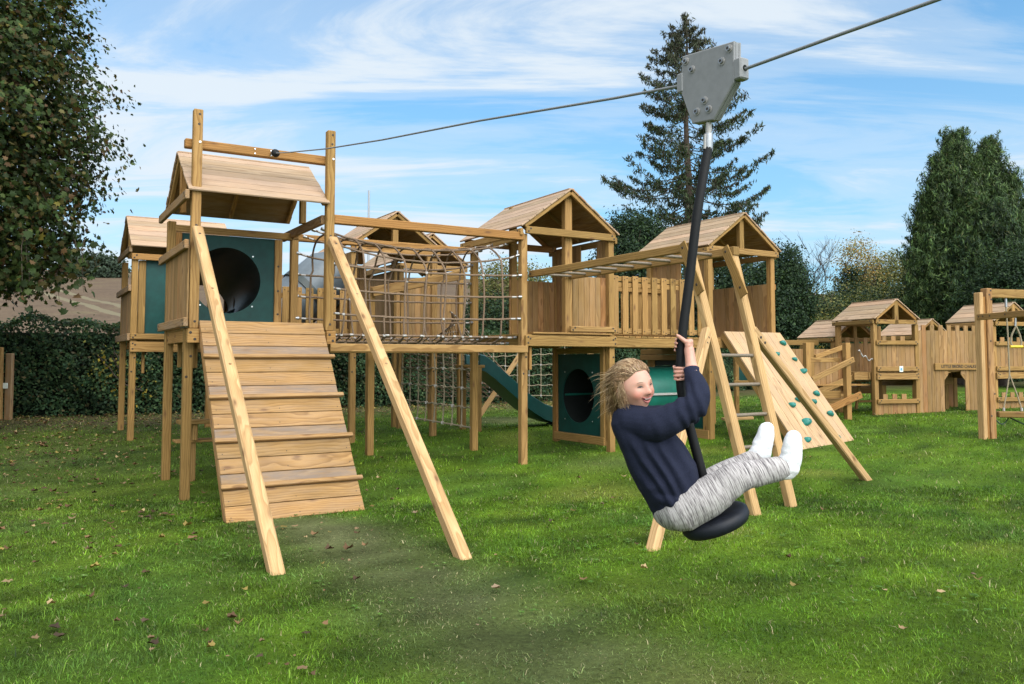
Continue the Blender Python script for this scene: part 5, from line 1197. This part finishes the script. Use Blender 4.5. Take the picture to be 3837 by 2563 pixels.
# child's own measuring frame: x to the right of the picture, y away from the camera, z up (all metres)
CO = Vector((.654, 3.33, 1.199)); CK = .00058
def cp(px, py, dy=0.0):
    x = (px-700)*CK; z = (800-py)*CK; f = 1+dy/3.33
    return Vector(((CO.x+x)*f, CO.y+dy, 1.5+(CO.z+z-1.5)*f))
def cr_path(P_, n):
    out = []; m = len(P_)
    for i in range(m-1):
        p0, p1, p2, p3 = P_[max(i-1, 0)], P_[i], P_[i+1], P_[min(i+2, m-1)]
        for j in range(n):
            t = j/n; out.append(.5*((2*p1)+(p2-p0)*t+(2*p0-5*p1+4*p2-p3)*t*t+(3*p1-p0-3*p2+p3)*t**3))
    out.append(P_[-1]); return out
POLE = [F.P(ZU, 2.459, 2.375), cp(872, -738), cp(815, -300), cp(757, 120), cp(742, 370), cp(752, 520, .0), cp(790, 690, .0), cp(838, 880, .0), cp(890, 1080, .0), cp(950, 1325, .0)]
pp = cr_path(POLE, 8)
mb = MB(); mb.tube(pp, .0192, 'black_rubber', 16); part('pole_sleeve', mb, SHK)
# disc seat, tilted with the swing
sn = Vector((-.37, -.04, .93)).normalized(); sx_ = Vector((1, 0, .4)); sx_ = (sx_-sn*sx_.dot(sn)).normalized(); sy_ = sn.cross(sx_)
sc_ = cp(962, 1362); n = 36; V_ = []; prof_ = [(.02, .028), (.10, .026), (.124, .020), (.138, .008), (.139, -.016), (.128, -.034), (.09, -.042), (.02, -.042)]
for r_, h_ in prof_:
    for i in range(n): a = 2*math.pi*i/n; V_.append(sc_+sx_*math.cos(a)*r_+sy_*math.sin(a)*r_+sn*h_)
mb = MB(); mb.raw(V_, [(k*n+i, k*n+(i+1) % n, (k+1)*n+(i+1) % n, (k+1)*n+i) for k in range(len(prof_)-1) for i in range(n)]+[tuple(range(n))[::-1], tuple((len(prof_)-1)*n+i for i in range(n))], 'seat_rubber', smooth=True); part('disc', mb, SHK)

# ------------------------------------------------------------------ the child
def prim_ball(V_, Fs, c, rx, ax=None, n=14, m=9):
    """ellipsoid with axes given by matrix ax (columns) and radii rx"""
    o = len(V_); ax = ax or Matrix.Identity(3); rx = rx if isinstance(rx, (tuple, list)) else (rx,)*3
    for i in range(m+1):
        ph = math.pi*i/m
        for j in range(n):
            a = 2*math.pi*j/n; V_.append(c+ax @ Vector((math.sin(ph)*math.cos(a)*rx[0], math.sin(ph)*math.sin(a)*rx[1], math.cos(ph)*rx[2])))
    for i in range(m):
        for j in range(n): Fs.append((o+i*n+j, o+(i+1)*n+j, o+(i+1)*n+(j+1) % n, o+i*n+(j+1) % n))
def prim_limb(V_, Fs, pts, rs, n=14, sq=1.0, side=None):
    """tapered limb with round ends along pts; radii rs; sq flattens across 'side'"""
    pts = [Vector(p) for p in pts]
    if len(pts) > 2:
        P2 = cr_path(pts, 5); R2 = []
        for i in range(len(rs)-1): R2 += [rs[i]+(rs[i+1]-rs[i])*(j/5)**1 for j in range(5)]
        R2.append(rs[-1]); pts, rs = P2, R2
    d0 = (pts[1]-pts[0]).normalized(); d1 = (pts[-1]-pts[-2]).normalized()
    cap0 = [(pts[0]-d0*rs[0]*math.cos(t), rs[0]*math.sin(t)) for t in (.12, .5, 1.0)]; cap1 = [(pts[-1]+d1*rs[-1]*math.cos(t), rs[-1]*math.sin(t)) for t in (1.0, .5, .12)]
    ring = cap0+list(zip(pts, rs))+cap1; T = [d0]*3+[(pts[min(i+1, len(pts)-1)]-pts[max(i-1, 0)]).normalized() for i in range(len(pts))]+[d1]*3
    N = side if side is not None else T[0].orthogonal(); o = len(V_)
    for (p, r), t in zip(ring, T):
        N = (N-t*N.dot(t)).normalized(); B = t.cross(N)
        for j in range(n): a = 2*math.pi*j/n; V_.append(p+(N*math.cos(a)*sq+B*math.sin(a))*r)
    m = len(ring)
    for i in range(m-1):
        for j in range(n): Fs.append((o+i*n+j, o+i*n+(j+1) % n, o+(i+1)*n+(j+1) % n, o+(i+1)*n+j))
    Fs.append(tuple(o+j for j in range(n))[::-1]); Fs.append(tuple(o+(m-1)*n+j for j in range(n)))
def fuse(name, V_, Fs, voxel, smooth, mat, disp=None, grain=None):
    """voxel-fuse overlapping shapes into one continuous skin, relax it, then push it along its normals"""
    me = bpy.data.meshes.new('tmp'); me.from_pydata([tuple(v) for v in V_], [], Fs); me.update()
    ob = bpy.data.objects.new('tmp', me); COL.objects.link(ob)
    import bmesh
    bm = bmesh.new(); bm.from_mesh(me); bmesh.ops.recalc_face_normals(bm, faces=bm.faces); bm.to_mesh(me); bm.free()
    r = ob.modifiers.new('r', 'REMESH'); r.mode = 'VOXEL'; r.voxel_size = voxel
    s = ob.modifiers.new('s', 'SMOOTH'); s.iterations = smooth; s.factor = .5
    dg = bpy.context.evaluated_depsgraph_get(); out = bpy.data.meshes.new_from_object(ob.evaluated_get(dg)); bpy.data.objects.remove(ob)
    out.name = name
    if disp:
        nv = len(out.vertices); co_ = np.empty(nv*3, dtype=np.float32); out.vertices.foreach_get('co', co_); no = np.empty(nv*3, dtype=np.float32); out.vertices.foreach_get('normal', no)
        co_ = co_.reshape(-1, 3); no = no.reshape(-1, 3)
        d = np.array([disp(Vector(p), Vector(q)) for p, q in zip(co_, no)], dtype=np.float32)
        out.vertices.foreach_set('co', (co_+no*d[:, None]).ravel()); out.update()
    out.materials.clear(); out.materials.append(MAT[mat]); out.polygons.foreach_set('use_smooth', np.ones(len(out.polygons), dtype=bool))
    return out
# skin, hair and cloth
m, nt, b = new_mat('skin'); tc = nd(nt, 'ShaderNodeTexCoord')
n_ = nd(nt, 'ShaderNodeTexNoise', i_Scale=14.0, i_Detail=4.0); nt.links.new(tc.outputs['Object'], n_.inputs['Vector'])
flush = attr(nt, 'flush', 'Fac')
c = ramp(nt, n_.outputs['Fac'], [(.3, (.47, .255, .18)), (.7, (.53, .305, .225))]); c = mix(nt, c, (.50, .165, .12), flush)
nt.links.new(c, b.inputs['Base Color']); b.inputs['Roughness'].default_value = .5; b.inputs['Subsurface Weight'].default_value = .15; b.inputs['Subsurface Radius'].default_value = (.02, .008, .004); b.inputs['Subsurface Scale'].default_value = .3
plain('lip', (.38, .13, .12), .4, var=.1); plain('mouth_inside', (.13, .03, .03), .6, var=.1); plain('tooth', (.72, .70, .64), .3, var=.03); plain('eye_dark', (.05, .035, .03), .25, var=.1); plain('eye_white', (.36, .30, .27), .3, var=.03); plain('brow', (.30, .20, .13), .8, var=.2)
m, nt, b = new_mat('hair'); t = attr(nt, 'tint', 'Fac'); nt.links.new(ramp(nt, t, [(0, (.095, .05, .023)), (.45, (.195, .11, .052)), (.8, (.335, .215, .112)), (1, (.48, .35, .21))]), b.inputs['Base Color']); b.inputs['Roughness'].default_value = .42; b.inputs['Specular IOR Level'].default_value = .4
plain('sweatshirt', (.013, .0155, .031), .9, spec=.15, var=.35, scale=260, bump=.25)
m, nt, b = new_mat('trousers'); g_ = attr(nt, 'gr')    # heathered grey jersey: short dark flecks across the leg
f1 = nd(nt, 'ShaderNodeTexNoise', i_Scale=1.0, i_Detail=4.0, i_Roughness=.65); nt.links.new(vmul(nt, g_, (250, 17, 17)), f1.inputs['Vector'])
nt.links.new(ramp(nt, f1.outputs['Fac'], [(.35, (.08, .072, .076)), (.44, (.22, .20, .198)), (.54, (.37, .345, .335)), (.68, (.46, .435, .42))]), b.inputs['Base Color']); b.inputs['Roughness'].default_value = .95; b.inputs['Specular IOR Level'].default_value = .1
bp = nd(nt, 'ShaderNodeBump', i_Strength=.4, i_Distance=.003); nt.links.new(f1.outputs['Fac'], bp.inputs['Height']); nt.links.new(bp.outputs[0], b.inputs['Normal'])
plain('sock', (.64, .64, .65), .9, spec=.1, var=.06, scale=120, bump=.35); plain('cuff_rib', (.016, .019, .038), .9, spec=.15, var=.3, scale=300, bump=.3)

CH = thing('person', 'small child in navy sweatshirt, grey flecked trousers and white socks riding the black disc seat', 'person', cp(740, 1280))
# --- head frame
HC = cp(408, 462, .0); yaw = R(34); fwd = Vector((math.sin(yaw), -math.cos(yaw), -.03)).normalized()
up = Vector((-.17, -.06, 1)); up = (up-fwd*up.dot(fwd)).normalized(); rt = fwd.cross(up).normalized()    # rt: the child's right-hand side
def hdir(az, el): az, el = R(az), R(el); return fwd*math.cos(el)*math.cos(az)+rt*math.cos(el)*math.sin(az)+up*math.sin(el)
def gauss(az, el, a0, e0, sa, se): return math.exp(-((az-a0)/sa)**2-((el-e0)/se)**2)
def hsurf(az, el, extra=0.0):
    d = hdir(az, el); x, y, z = d.dot(rt), d.dot(fwd), d.dot(up)
    wd = .074*(1-.16*max(0, -z)); r = 1/math.sqrt((x/wd)**2+(y/(.088 if y > 0 else .092))**2+(z/(.100 if z > 0 else .104))**2)
    r += .0175*gauss(az, el, 0, -10, 6.5, 6.5)+.008*gauss(az, el, 0, -1, 5.5, 10)+.005*(gauss(az, el, 9, -12, 5, 5)+gauss(az, el, -9, -12, 5, 5))
    r += .0075*(gauss(az, el, 33, -17, 15, 13)+gauss(az, el, -33, -17, 15, 13)) - .0065*(gauss(az, el, 21, 5, 9, 7)+gauss(az, el, -21, 5, 9, 7))
    r += .003*(gauss(az, el, 20, 16, 16, 6)+gauss(az, el, -20, 16, 16, 6)) - .0035*gauss(az, el, 0, -29, 16, 4.5)+.004*gauss(az, el, 0, -37, 11, 4.5)+.0025*gauss(az, el, 0, -23.5, 9, 3.5)+.007*gauss(az, el, 0, -54, 16, 11)
    return HC+d*(r+extra)
V_, Fs = [], []
na, ne = 72, 48
o = len(V_)
for i in range(ne+1):
    el = -90+180*i/ne
    for j in range(na): V_.append(hsurf(-180+360*j/na, max(-89.9, min(89.9, el))))
for i in range(ne):
    for j in range(na): Fs.append((o+i*na+j, o+i*na+(j+1) % na, o+(i+1)*na+(j+1) % na, o+(i+1)*na+j))
# --- ears, neck, trunk and limbs
for s in (-1, 1): prim_ball(V_, Fs, hsurf(s*97, -4, -.002)+rt*s*.004, (.008, .020, .028), Matrix((rt, fwd, up)).transposed())
NB = cp(395, 668, .01)
prim_limb(V_, Fs, [HC-up*.05-fwd*.012, NB, cp(430, 740, .0)], [.046, .044, .06])
TRUNK = [cp(448, 735, .0), cp(545, 900, .0), cp(640, 1090, .0), cp(715, 1245, .0)]
prim_limb(V_, Fs, TRUNK, [.07, .085, .085, .085])
RSH, REL, RWR = cp(505, 700, -.095), cp(835, 585, -.135), cp(818, 318, -.055)
LSH, LEL, LWR = cp(535, 690, .10), cp(800, 640, .13), cp(812, 440, .055)
prim_limb(V_, Fs, [RSH, REL, RWR], [.04, .032, .024]); prim_limb(V_, Fs, [LSH, LEL, LWR], [.04, .032, .024])
RHIP, RKN, RAN = cp(760, 1275, -.075), cp(1095, 1095, -.09), cp(1425, 1025, -.07)
LHIP, LKN, LAN = cp(770, 1250, .07), cp(1060, 1075, .075), cp(1262, 955, .08)
prim_limb(V_, Fs, [RHIP, RKN, RAN], [.06, .045, .03]); prim_limb(V_, Fs, [LHIP, LKN, LAN], [.06, .045, .03])
RTO, LTO = cp(1512, 815, -.08), cp(1333, 755, .09)
prim_limb(V_, Fs, [RAN, cp(1478, 1000, -.07), RTO], [.026, .028, .02]); prim_limb(V_, Fs, [LAN, cp(1290, 920, .08), LTO], [.026, .028, .02])
# --- hands that close round the pole
def pole_at(pz):
    for p, q in zip(pp[:-1], pp[1:]):
        if p.z >= pz >= q.z: t = (p.z-pz)/(p.z-q.z); return p.lerp(q, t), (p-q).normalized()
def hand(V_, Fs, zc, wrist, a_palm, sgn, spread, thumb):
    """a_palm: side of the pole the palm lies on (deg; 0 = picture right, 90 = towards camera); fingers wrap in direction sgn"""
    c, ax = pole_at(zc); ex = Vector((1, 0, 0)); ex = (ex-ax*ex.dot(ax)).normalized(); ey = -(ax.cross(ex)); ey = ey if ey.y < 0 else -ey
    P = lambda a, r, h: c+ex*math.cos(R(a))*r+ey*math.sin(R(a))*r+ax*h
    rp = .0192
    lens = (205, 225, 215, 180); rad = (.0064, .0066, .0063, .0056)
    for i in range(4):
        h = (1.5-i)*.0142; a0 = a_palm; L = lens[i]
        pts = [P(a0-sgn*14, rp+.021, h*.92), P(a0+sgn*28, rp+.0155, h), P(a0+sgn*L*.42, rp+.0072, h-.0008), P(a0+sgn*L*.72, rp+.0066, h-.0015*i), P(a0+sgn*L, rp+.0062, h-.002)]
        prim_limb(V_, Fs, pts, [rad[i]*1.12, rad[i]*1.1, rad[i], rad[i]*.95, rad[i]*.82], 9)
    # palm: a flattened pad against the pole, running to the wrist
    for h, r_ in ((.017, .0135), (.004, .0145), (-.010, .014), (-.021, .0125)):
        prim_limb(V_, Fs, [P(a_palm-sgn*16, rp+.017, h), P(a_palm-sgn*46, rp+.022, h*.9-.004)], [r_*.9, r_], 10)
    pc = P(a_palm-sgn*36, rp+.021, -.016); prim_limb(V_, Fs, [pc, pc.lerp(wrist, .45), wrist], [.0205, .0205, .023], 12)
    prim_limb(V_, Fs, [P(a_palm-sgn*40, rp+.021, .004)]+[P(a_palm-sgn*q, rp+rr, hh) for q, rr, hh in thumb], [.0125]+[.0098, .0082, .0070][:len(thumb)], 10)
zr = CO.z+(800-172)*CK; zl = CO.z+(800-368)*CK
hand(V_, Fs, zr, RWR, 15, -1, 0, ((62, .016, .014), (98, .0095, .028), (128, .0085, .036)))
hand(V_, Fs, zl, LWR, -10, 1, 0, ((60, .016, .010), (100, .0095, .020), (135, .0085, .026)))
body = fuse('body', V_, Fs, .0027, 3, 'skin')
fl = np.zeros(len(body.vertices), dtype=np.float32)
for i, v in enumerate(body.vertices):
    d = v.co-HC
    if d.length < .125:
        d = d.normalized(); el = math.degrees(math.asin(max(-1, min(1, d.dot(up))))); az = math.degrees(math.atan2(d.dot(rt), d.dot(fwd)))
        fl[i] = .62*(gauss(az, el, 32, -16, 17, 13)+gauss(az, el, -32, -16, 17, 13))+.28*gauss(az, el, 0, -10, 8, 6)+.75*gauss(az, el, 0, -30, 13, 4.5)+.12
    elif v.co.z > CO.z+(800-420)*CK: fl[i] = .22
a = body.attributes.new('flush', 'FLOAT', 'POINT'); a.data.foreach_set('value', fl)
BODY = part('body', body, CH)
# --- face details, each laid on the head surface
def patch(name, mat, pts, r, extra, parent):
    mb = MB(); mb.tube([hsurf(a, e, extra) for a, e in pts], r, mat, 8); return part(name, mb, parent)
for s in (-1, 1):
    mb = MB(); Q = [hsurf(s*(13+i*3.1), 4.2+1.5*math.sin(i/5*math.pi), .0006) for i in range(6)]; mb.tube(Q, [.0006, .0012, .0017, .0017, .0012, .0006], 'eye_white', 8); e_ = part('eye', mb, BODY)
    mb = MB(); q = hsurf(s*20, 5.3, .0016); mb.tube([q-rt*.0030, q, q+rt*.0030], [.0010, .0019, .0010], 'eye_dark', 10); mb.tube([hsurf(s*(12.5+i*3.2), 5.6+2.6*math.sin(i/5*math.pi), .0026) for i in range(6)], [.0006, .0016, .0020, .0020, .0016, .0007], 'eye_dark', 6); part('iris_and_lashes', mb, BODY)
    patch('eyebrow', 'brow', [(s*(11+i*3.6), 16.5+2.2*math.sin(i/5*math.pi)) for i in range(6)], [.0005, .0014, .0016, .0015, .001, .0004], .0006, BODY)
    patch('nostril', 'lip', [(s*3.2, -16.6), (s*5.0, -16.0)], .0013, -.0004, BODY)
mb = MB(); Q = [hsurf(-17+i*3.4, -29.5+5.2*((abs(i-5)/5)**2), .0004) for i in range(11)]; mb.tube(Q, [.001, .0032, .0052, .0062, .0066, .0068, .0066, .0062, .0052, .0032, .001], 'mouth_inside', 8); MO = part('mouth', mb, BODY)
patch('teeth', 'tooth', [(-11+i*2.2, -27.3+2.4*((abs(i-5)/5)**2)) for i in range(11)], [.001]+[.0026]*9+[.001], .0036, BODY)
patch('upper_lip', 'lip', [(-19+i*3.8, -25.2+4.6*((abs(i-5)/5)**2)-.6*(i == 5)) for i in range(11)], [.0008, .0018, .0024, .0027, .0028, .0026, .0028, .0027, .0024, .0018, .0008], .0022, BODY)
patch('lower_lip', 'lip', [(-16+i*3.2, -35.0+7.6*((abs(i-5)/5)**2)) for i in range(11)], [.0008, .002, .003, .0035, .0037, .0038, .0037, .0035, .003, .002, .0008], .0022, BODY)

# --- sweatshirt
def fold(p, q):
    x = mn.noise(p*9)*.0055+mn.noise(p*21+Vector((3, 1, 7)))*.0035
    # gathers at the crook of the raised arm and down the side of the trunk
    e = (p-REL).length; x += .0052*math.sin((p-REL).dot((RSH-REL).normalized())*150+mn.noise(p*12)*3)*math.exp(-(e/.085)**2)
    s_ = (p-cp(640, 760, -.1)); a_ = Vector((.45, 0, -.9)); t = s_.dot(a_.normalized()); w_ = s_-a_.normalized()*t
    x += .0062*math.sin(w_.x*150+mn.noise(p*7)*4)*math.exp(-((t-.13)/.13)**2)*max(0, -q.y+.3)
    return x
V_, Fs = [], []
prim_limb(V_, Fs, [cp(425, 722, .0), cp(540, 900, .0), cp(635, 1075, .0), cp(680, 1205, .0)], [.098, .118, .128, .112], 24, 1.0)
prim_limb(V_, Fs, [cp(395, 700, -.03), cp(560, 720, -.10), cp(720, 660, -.135), cp(848, 575, -.14), cp(850, 470, -.11), cp(825, 385, -.07)], [.062, .066, .056, .052, .046, .034], 18)
prim_limb(V_, Fs, [cp(470, 690, .08), cp(600, 690, .12), cp(790, 650, .14), cp(815, 520, .08)], [.066, .062, .052, .038], 18)
prim_limb(V_, Fs, [cp(330, 690, .03), cp(385, 670, .02), cp(470, 660, -.02)], [.04, .056, .05], 16)
prim_ball(V_, Fs, cp(655, 1215, .0), (.118, .125, .052), Matrix.Rotation(R(22), 3, 'Y'), 24, 12)
sw = part('sweatshirt', fuse('sweatshirt', V_, Fs, .0045, 8, 'sweatshirt', fold), CH)
for w0, w1 in ((cp(826, 392, -.074), cp(818, 338, -.058)), (cp(815, 520, .08), cp(812, 470, .062))):
    mb = MB(); d = w1-w0; mb.tube([w0+d*t for t in (-.1, 0, .25, .5, .75, 1, 1.04)], [.030, .0315, .0305, .031, .0305, .0315, .026], 'cuff_rib', 20); part('cuff', mb, sw)
mb = MB(); hc, hn = cp(676, 1236, .0), (TRUNK[3]-TRUNK[2]).normalized()
# --- trousers
def leggr(p):
    """distance along the leg and around it, for the fleck direction"""
    return (p.x*math.cos(.42)+p.z*math.sin(.42), p.y, -p.x*math.sin(.42)+p.z*math.cos(.42))
V_, Fs = [], []
prim_ball(V_, Fs, cp(715, 1275, .0), (.108, .122, .092), Matrix.Rotation(R(-25), 3, 'Y'), 24, 14)
prim_limb(V_, Fs, [cp(745, 1300, -.055), cp(930, 1215, -.08), cp(1110, 1090, -.09), cp(1280, 1050, -.08), cp(1440, 1020, -.07)], [.088, .078, .062, .054, .044], 18)
prim_limb(V_, Fs, [cp(760, 1262, .06), cp(920, 1165, .075), cp(1065, 1065, .08), cp(1170, 1005, .08), cp(1268, 955, .08)], [.086, .074, .060, .052, .043], 18)
tm_ = fuse('trousers', V_, Fs, .0045, 7, 'trousers', lambda p, q: mn.noise(p*11)*.005+.003*math.sin((p-RKN).length*130+mn.noise(p*9)*3)*math.exp(-((p-RKN).length/.1)**2))
a = tm_.attributes.new('gr', 'FLOAT_VECTOR', 'POINT'); a.data.foreach_set('vector', np.array([leggr(v.co) for v in tm_.vertices], dtype=np.float32).ravel())
part('trousers', tm_, CH)
for pts, rs in (([cp(1418, 1030, -.07), cp(1474, 1010, -.07), cp(1502, 915, -.075), cp(1516, 815, -.08)], [.043, .046, .041, .033]), ([cp(1225, 975, .08), cp(1280, 930, .08), cp(1310, 845, .085), cp(1335, 757, .09)], [.043, .045, .040, .032])):
    V_, Fs = [], []; prim_limb(V_, Fs, pts, rs, 18, .86, Vector((0, 1, 0)))
    part('sock', fuse('sock', V_, Fs, .0035, 6, 'sock', lambda p, q, c0=pts[0], d0=(pts[-1]-pts[1]).normalized(): mn.noise(p*26)*.0035+.0022*math.sin((p-c0).dot(d0)*170+mn.noise(p*14)*4)*math.exp(-((p-c0).length/.07)**2)), CH)

# --- hair: a scalp shell with hundreds of locks swept back by the ride
random.seed(99); mb = MB(); V_ = []; fs = []
na, ne = 60, 30; idx = {}
def hairline(az):   # lowest elevation covered by hair for a direction round the head
    a = abs(az); return 47 if a < 24 else 47-(a-24)*.5 if a < 76 else 21-(a-76)*2.3 if a < 100 else -34-(a-100)*.35
for i in range(ne+1):
    for j in range(na):
        az = -180+360*j/na; lo = hairline(az); el = lo+(89.5-lo)*i/ne
        idx[i, j] = len(V_); V_.append(hsurf(az, el, .001+.011*min(1, i/9)+.005*math.sin(az*.35)*min(1, i/6)))
for i in range(ne):
    for j in range(na): fs.append((idx[i, j], idx[i, (j+1) % na], idx[i+1, (j+1) % na], idx[i+1, j]))
mb.raw(V_, fs, 'hair', tint=.44, smooth=True)
wind = Vector((-1, .08, .05)).normalized()
def lock(az, el, L, r, tint, loose, lift=0.0, wave=.05, n=12, dropf=0.0):
    """one lock combed back over the skull, leaving it for its last part"""
    q = hsurf(az, el, .004+.008*min(1, max(0, el-hairline(az))/25)); pts = [q]; ph = random.uniform(0, 6.28); side = random.uniform(-.25, .25)
    for i in range(1, n):
        t = i/(n-1); d = (q-HC).normalized(); e = d.dot(up)
        fl = -fwd*(1.0 if e > .15 else .55)-up*(.30 if e > .15 else .9)+rt*side*.5
        if dropf: fl = -up*1.0+fwd*dropf*.35-rt*.1
        fl = (fl-d*fl.dot(d)*(1 if t < 1-loose else .4)).normalized()
        if t > 1-loose: fl = (fl*(1-lift)+wind*lift+Vector((0, 0, -.25*(1-lift)))).normalized()
        q = q+fl*L/(n-1)+(rt*math.sin(ph+t*9)+up*math.cos(ph*1.7+t*8))*wave*L/(n-1)*3
        w_ = q-HC; k = math.sqrt((w_.dot(rt)/.086)**2+(w_.dot(fwd)/.102)**2+(w_.dot(up)/.113)**2)
        if t <= 1-loose or k < 1: q = HC+w_/k*(.91+.09*min(1, t*3.5)+.035*random.random()) if (k < .99 or t <= 1-loose) else q
        pts.append(q)
    mb.tube(pts, [r*(.7+.5*math.sin(math.pi*min(1, .25+i/(n-1)*.75)))*(1-.8*(i/(n-1))**2) for i in range(n)], 'hair', 5, caps=False, tint=tint)
gt = lambda m, s_=.2: min(1, max(0, random.gauss(m, s_)))
for _ in range(1700):     # combed back from the brow over the crown
    az = random.choice((-1, 1))*random.uniform(4, 178); lo = max(hairline(az), -20); el = random.uniform(lo+.5, 84)
    lock(az, el, random.uniform(.07, .17), random.uniform(.0008, .0018), gt(.44+.22*(el > 45), .25), random.uniform(.05, .45), random.uniform(0, .35), .035)
for _ in range(330):     # nape, falling to the collar in loose waves
    az = random.choice((1, 1, -1))*random.uniform(92, 176); lock(az, random.uniform(-30, 0), random.uniform(.06, .115), random.uniform(.0008, .0016), gt(.42), random.uniform(.4, .9), random.uniform(0, .3), .07)
for _ in range(200):     # flying ends behind the head
    az = random.choice((1, 1, -1))*random.uniform(110, 180); lock(az, random.uniform(-35, 50), random.uniform(.06, .135), random.uniform(.0004, .0009), gt(.78, .2), random.uniform(.55, .95), random.uniform(.15, .65), .08)
for _ in range(80):      # wavy strands in front of the ear, down to the jaw
    az = random.uniform(72, 100); lock(az, hairline(az)+random.uniform(0, 14), random.uniform(.06, .12), random.uniform(.0006, .0012), gt(.66), random.uniform(.3, .7), 0, .13, dropf=random.uniform(.2, 1.0))
part('hair', mb, CH)
# ------------------------------------------------------------------ camera, sun, sky
cam = bpy.data.cameras.new('camera'); co = bpy.data.objects.new('camera', cam); COL.objects.link(co); SC.camera = co
cam.sensor_width = 36.0; cam.sensor_fit = 'HORIZONTAL'; cam.lens = 36*3090/3837; cam.clip_start = .05; cam.clip_end = 3000
cam.shift_y = -(1281.5-1166)/3837
co.location = (0, 0, 1.5); co.rotation_euler = (R(90+3.446), 0, 0)
SUN_EL, SUN_AZ = R(42), R(148)      # azimuth measured clockwise from +Y (the view direction)
sd = bpy.data.lights.new('sun', 'SUN'); sd.energy = 1.3; sd.angle = R(42); sd.color = (1.0, .93, .82)
so = bpy.data.objects.new('sun', sd); COL.objects.link(so); so.location = (0, 0, 30)
dsun = Vector((math.sin(SUN_AZ)*math.cos(SUN_EL), math.cos(SUN_AZ)*math.cos(SUN_EL), math.sin(SUN_EL)))
so.rotation_euler = dsun.to_track_quat('Z', 'Y').to_euler()
w = bpy.data.worlds.new('World'); SC.world = w; w.use_nodes = True; nt = w.node_tree; nt.nodes.clear()
out = nt.nodes.new('ShaderNodeOutputWorld'); bg = nt.nodes.new('ShaderNodeBackground'); nt.links.new(bg.outputs[0], out.inputs[0])
sky = nt.nodes.new('ShaderNodeTexSky'); sky.sky_type = 'NISHITA'; sky.sun_disc = False; sky.sun_elevation = SUN_EL; sky.sun_rotation = SUN_AZ; sky.air_density = 1.0; sky.dust_density = .6; sky.ozone_density = 2.0
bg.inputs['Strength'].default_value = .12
tc = nt.nodes.new('ShaderNodeTexCoord'); sx = nt.nodes.new('ShaderNodeSeparateXYZ'); nt.links.new(tc.outputs['Generated'], sx.inputs[0])
# high thin cloud: a layer overhead, so streaks converge towards the horizon
zc = math_(nt, 'MAXIMUM', math_(nt, 'ADD', sx.outputs[2], .10), .03)
px = math_(nt, 'DIVIDE', sx.outputs[0], zc); py = math_(nt, 'DIVIDE', sx.outputs[1], zc)
cx = nt.nodes.new('ShaderNodeCombineXYZ'); nt.links.new(px, cx.inputs[0]); nt.links.new(py, cx.inputs[1])
mp = nt.nodes.new('ShaderNodeMapping'); nt.links.new(cx.outputs[0], mp.inputs[0]); mp.inputs['Rotation'].default_value = (0, 0, R(-24)); mp.inputs['Scale'].default_value = (.42, 1.25, 1); mp.inputs['Location'].default_value = (3.7, .35, 0)
n1 = nd(nt, 'ShaderNodeTexNoise', i_Scale=1.0, i_Detail=9.0, i_Roughness=.62); n1.inputs['Distortion'].default_value = 1.3; nt.links.new(mp.outputs[0], n1.inputs['Vector'])
mp2 = nt.nodes.new('ShaderNodeMapping'); nt.links.new(cx.outputs[0], mp2.inputs[0]); mp2.inputs['Scale'].default_value = (.32, .5, 1); mp2.inputs['Location'].default_value = (1.2, 5.1, 0)
n2 = nd(nt, 'ShaderNodeTexNoise', i_Scale=1.0, i_Detail=3.0); nt.links.new(mp2.outputs[0], n2.inputs['Vector'])
cl = ramp(nt, math_(nt, 'ADD', math_(nt, 'MULTIPLY', n1.outputs['Fac'], .62), math_(nt, 'MULTIPLY', n2.outputs['Fac'], .45)), [(.40, (.03, .03, .03)), (.49, (.36, .36, .36)), (.59, (1, 1, 1))], 'EASE')
# low haze whitens the sky close to the horizon
hz = ramp(nt, sx.outputs[2], [(0.0, (.8, .8, .8)), (.16, (.5, .5, .5)), (.45, (.1, .1, .1))])
blue = mix(nt, sky.outputs[0], (.26, .72, .92), 1.0, 'MULTIPLY')
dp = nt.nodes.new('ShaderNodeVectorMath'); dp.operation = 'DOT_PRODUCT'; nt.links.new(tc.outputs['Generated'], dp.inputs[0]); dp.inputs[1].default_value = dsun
glow = math_(nt, 'ADD', 1.0, math_(nt, 'MULTIPLY', math_(nt, 'POWER', math_(nt, 'MAXIMUM', dp.outputs['Value'], 0.0), 1.5), 3.2))   # brightness added to the sky round the sun, out of view, to light the scene
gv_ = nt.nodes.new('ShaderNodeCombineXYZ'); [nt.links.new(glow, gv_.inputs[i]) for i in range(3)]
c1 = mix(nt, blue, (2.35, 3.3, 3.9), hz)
behind = ramp(nt, math_(nt, 'SUBTRACT', math_(nt, 'ABSOLUTE', sx.outputs[2]), math_(nt, 'MULTIPLY', sx.outputs[1], .55)), [(.12, (0, 0, 0)), (.55, (1, 1, 1))])   # unseen pale cloud added overhead and behind, for more neutral light
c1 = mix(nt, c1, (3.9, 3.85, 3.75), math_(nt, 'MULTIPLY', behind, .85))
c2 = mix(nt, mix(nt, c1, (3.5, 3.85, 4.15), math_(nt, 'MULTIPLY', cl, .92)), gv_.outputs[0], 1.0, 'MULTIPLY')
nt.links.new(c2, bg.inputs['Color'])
SC.view_settings.view_transform = "Standard"; SC.view_settings.look = "None"; SC.view_settings.gamma = 1.0; SC.view_settings.exposure = 0.97
SC.view_settings.use_curve_mapping = False
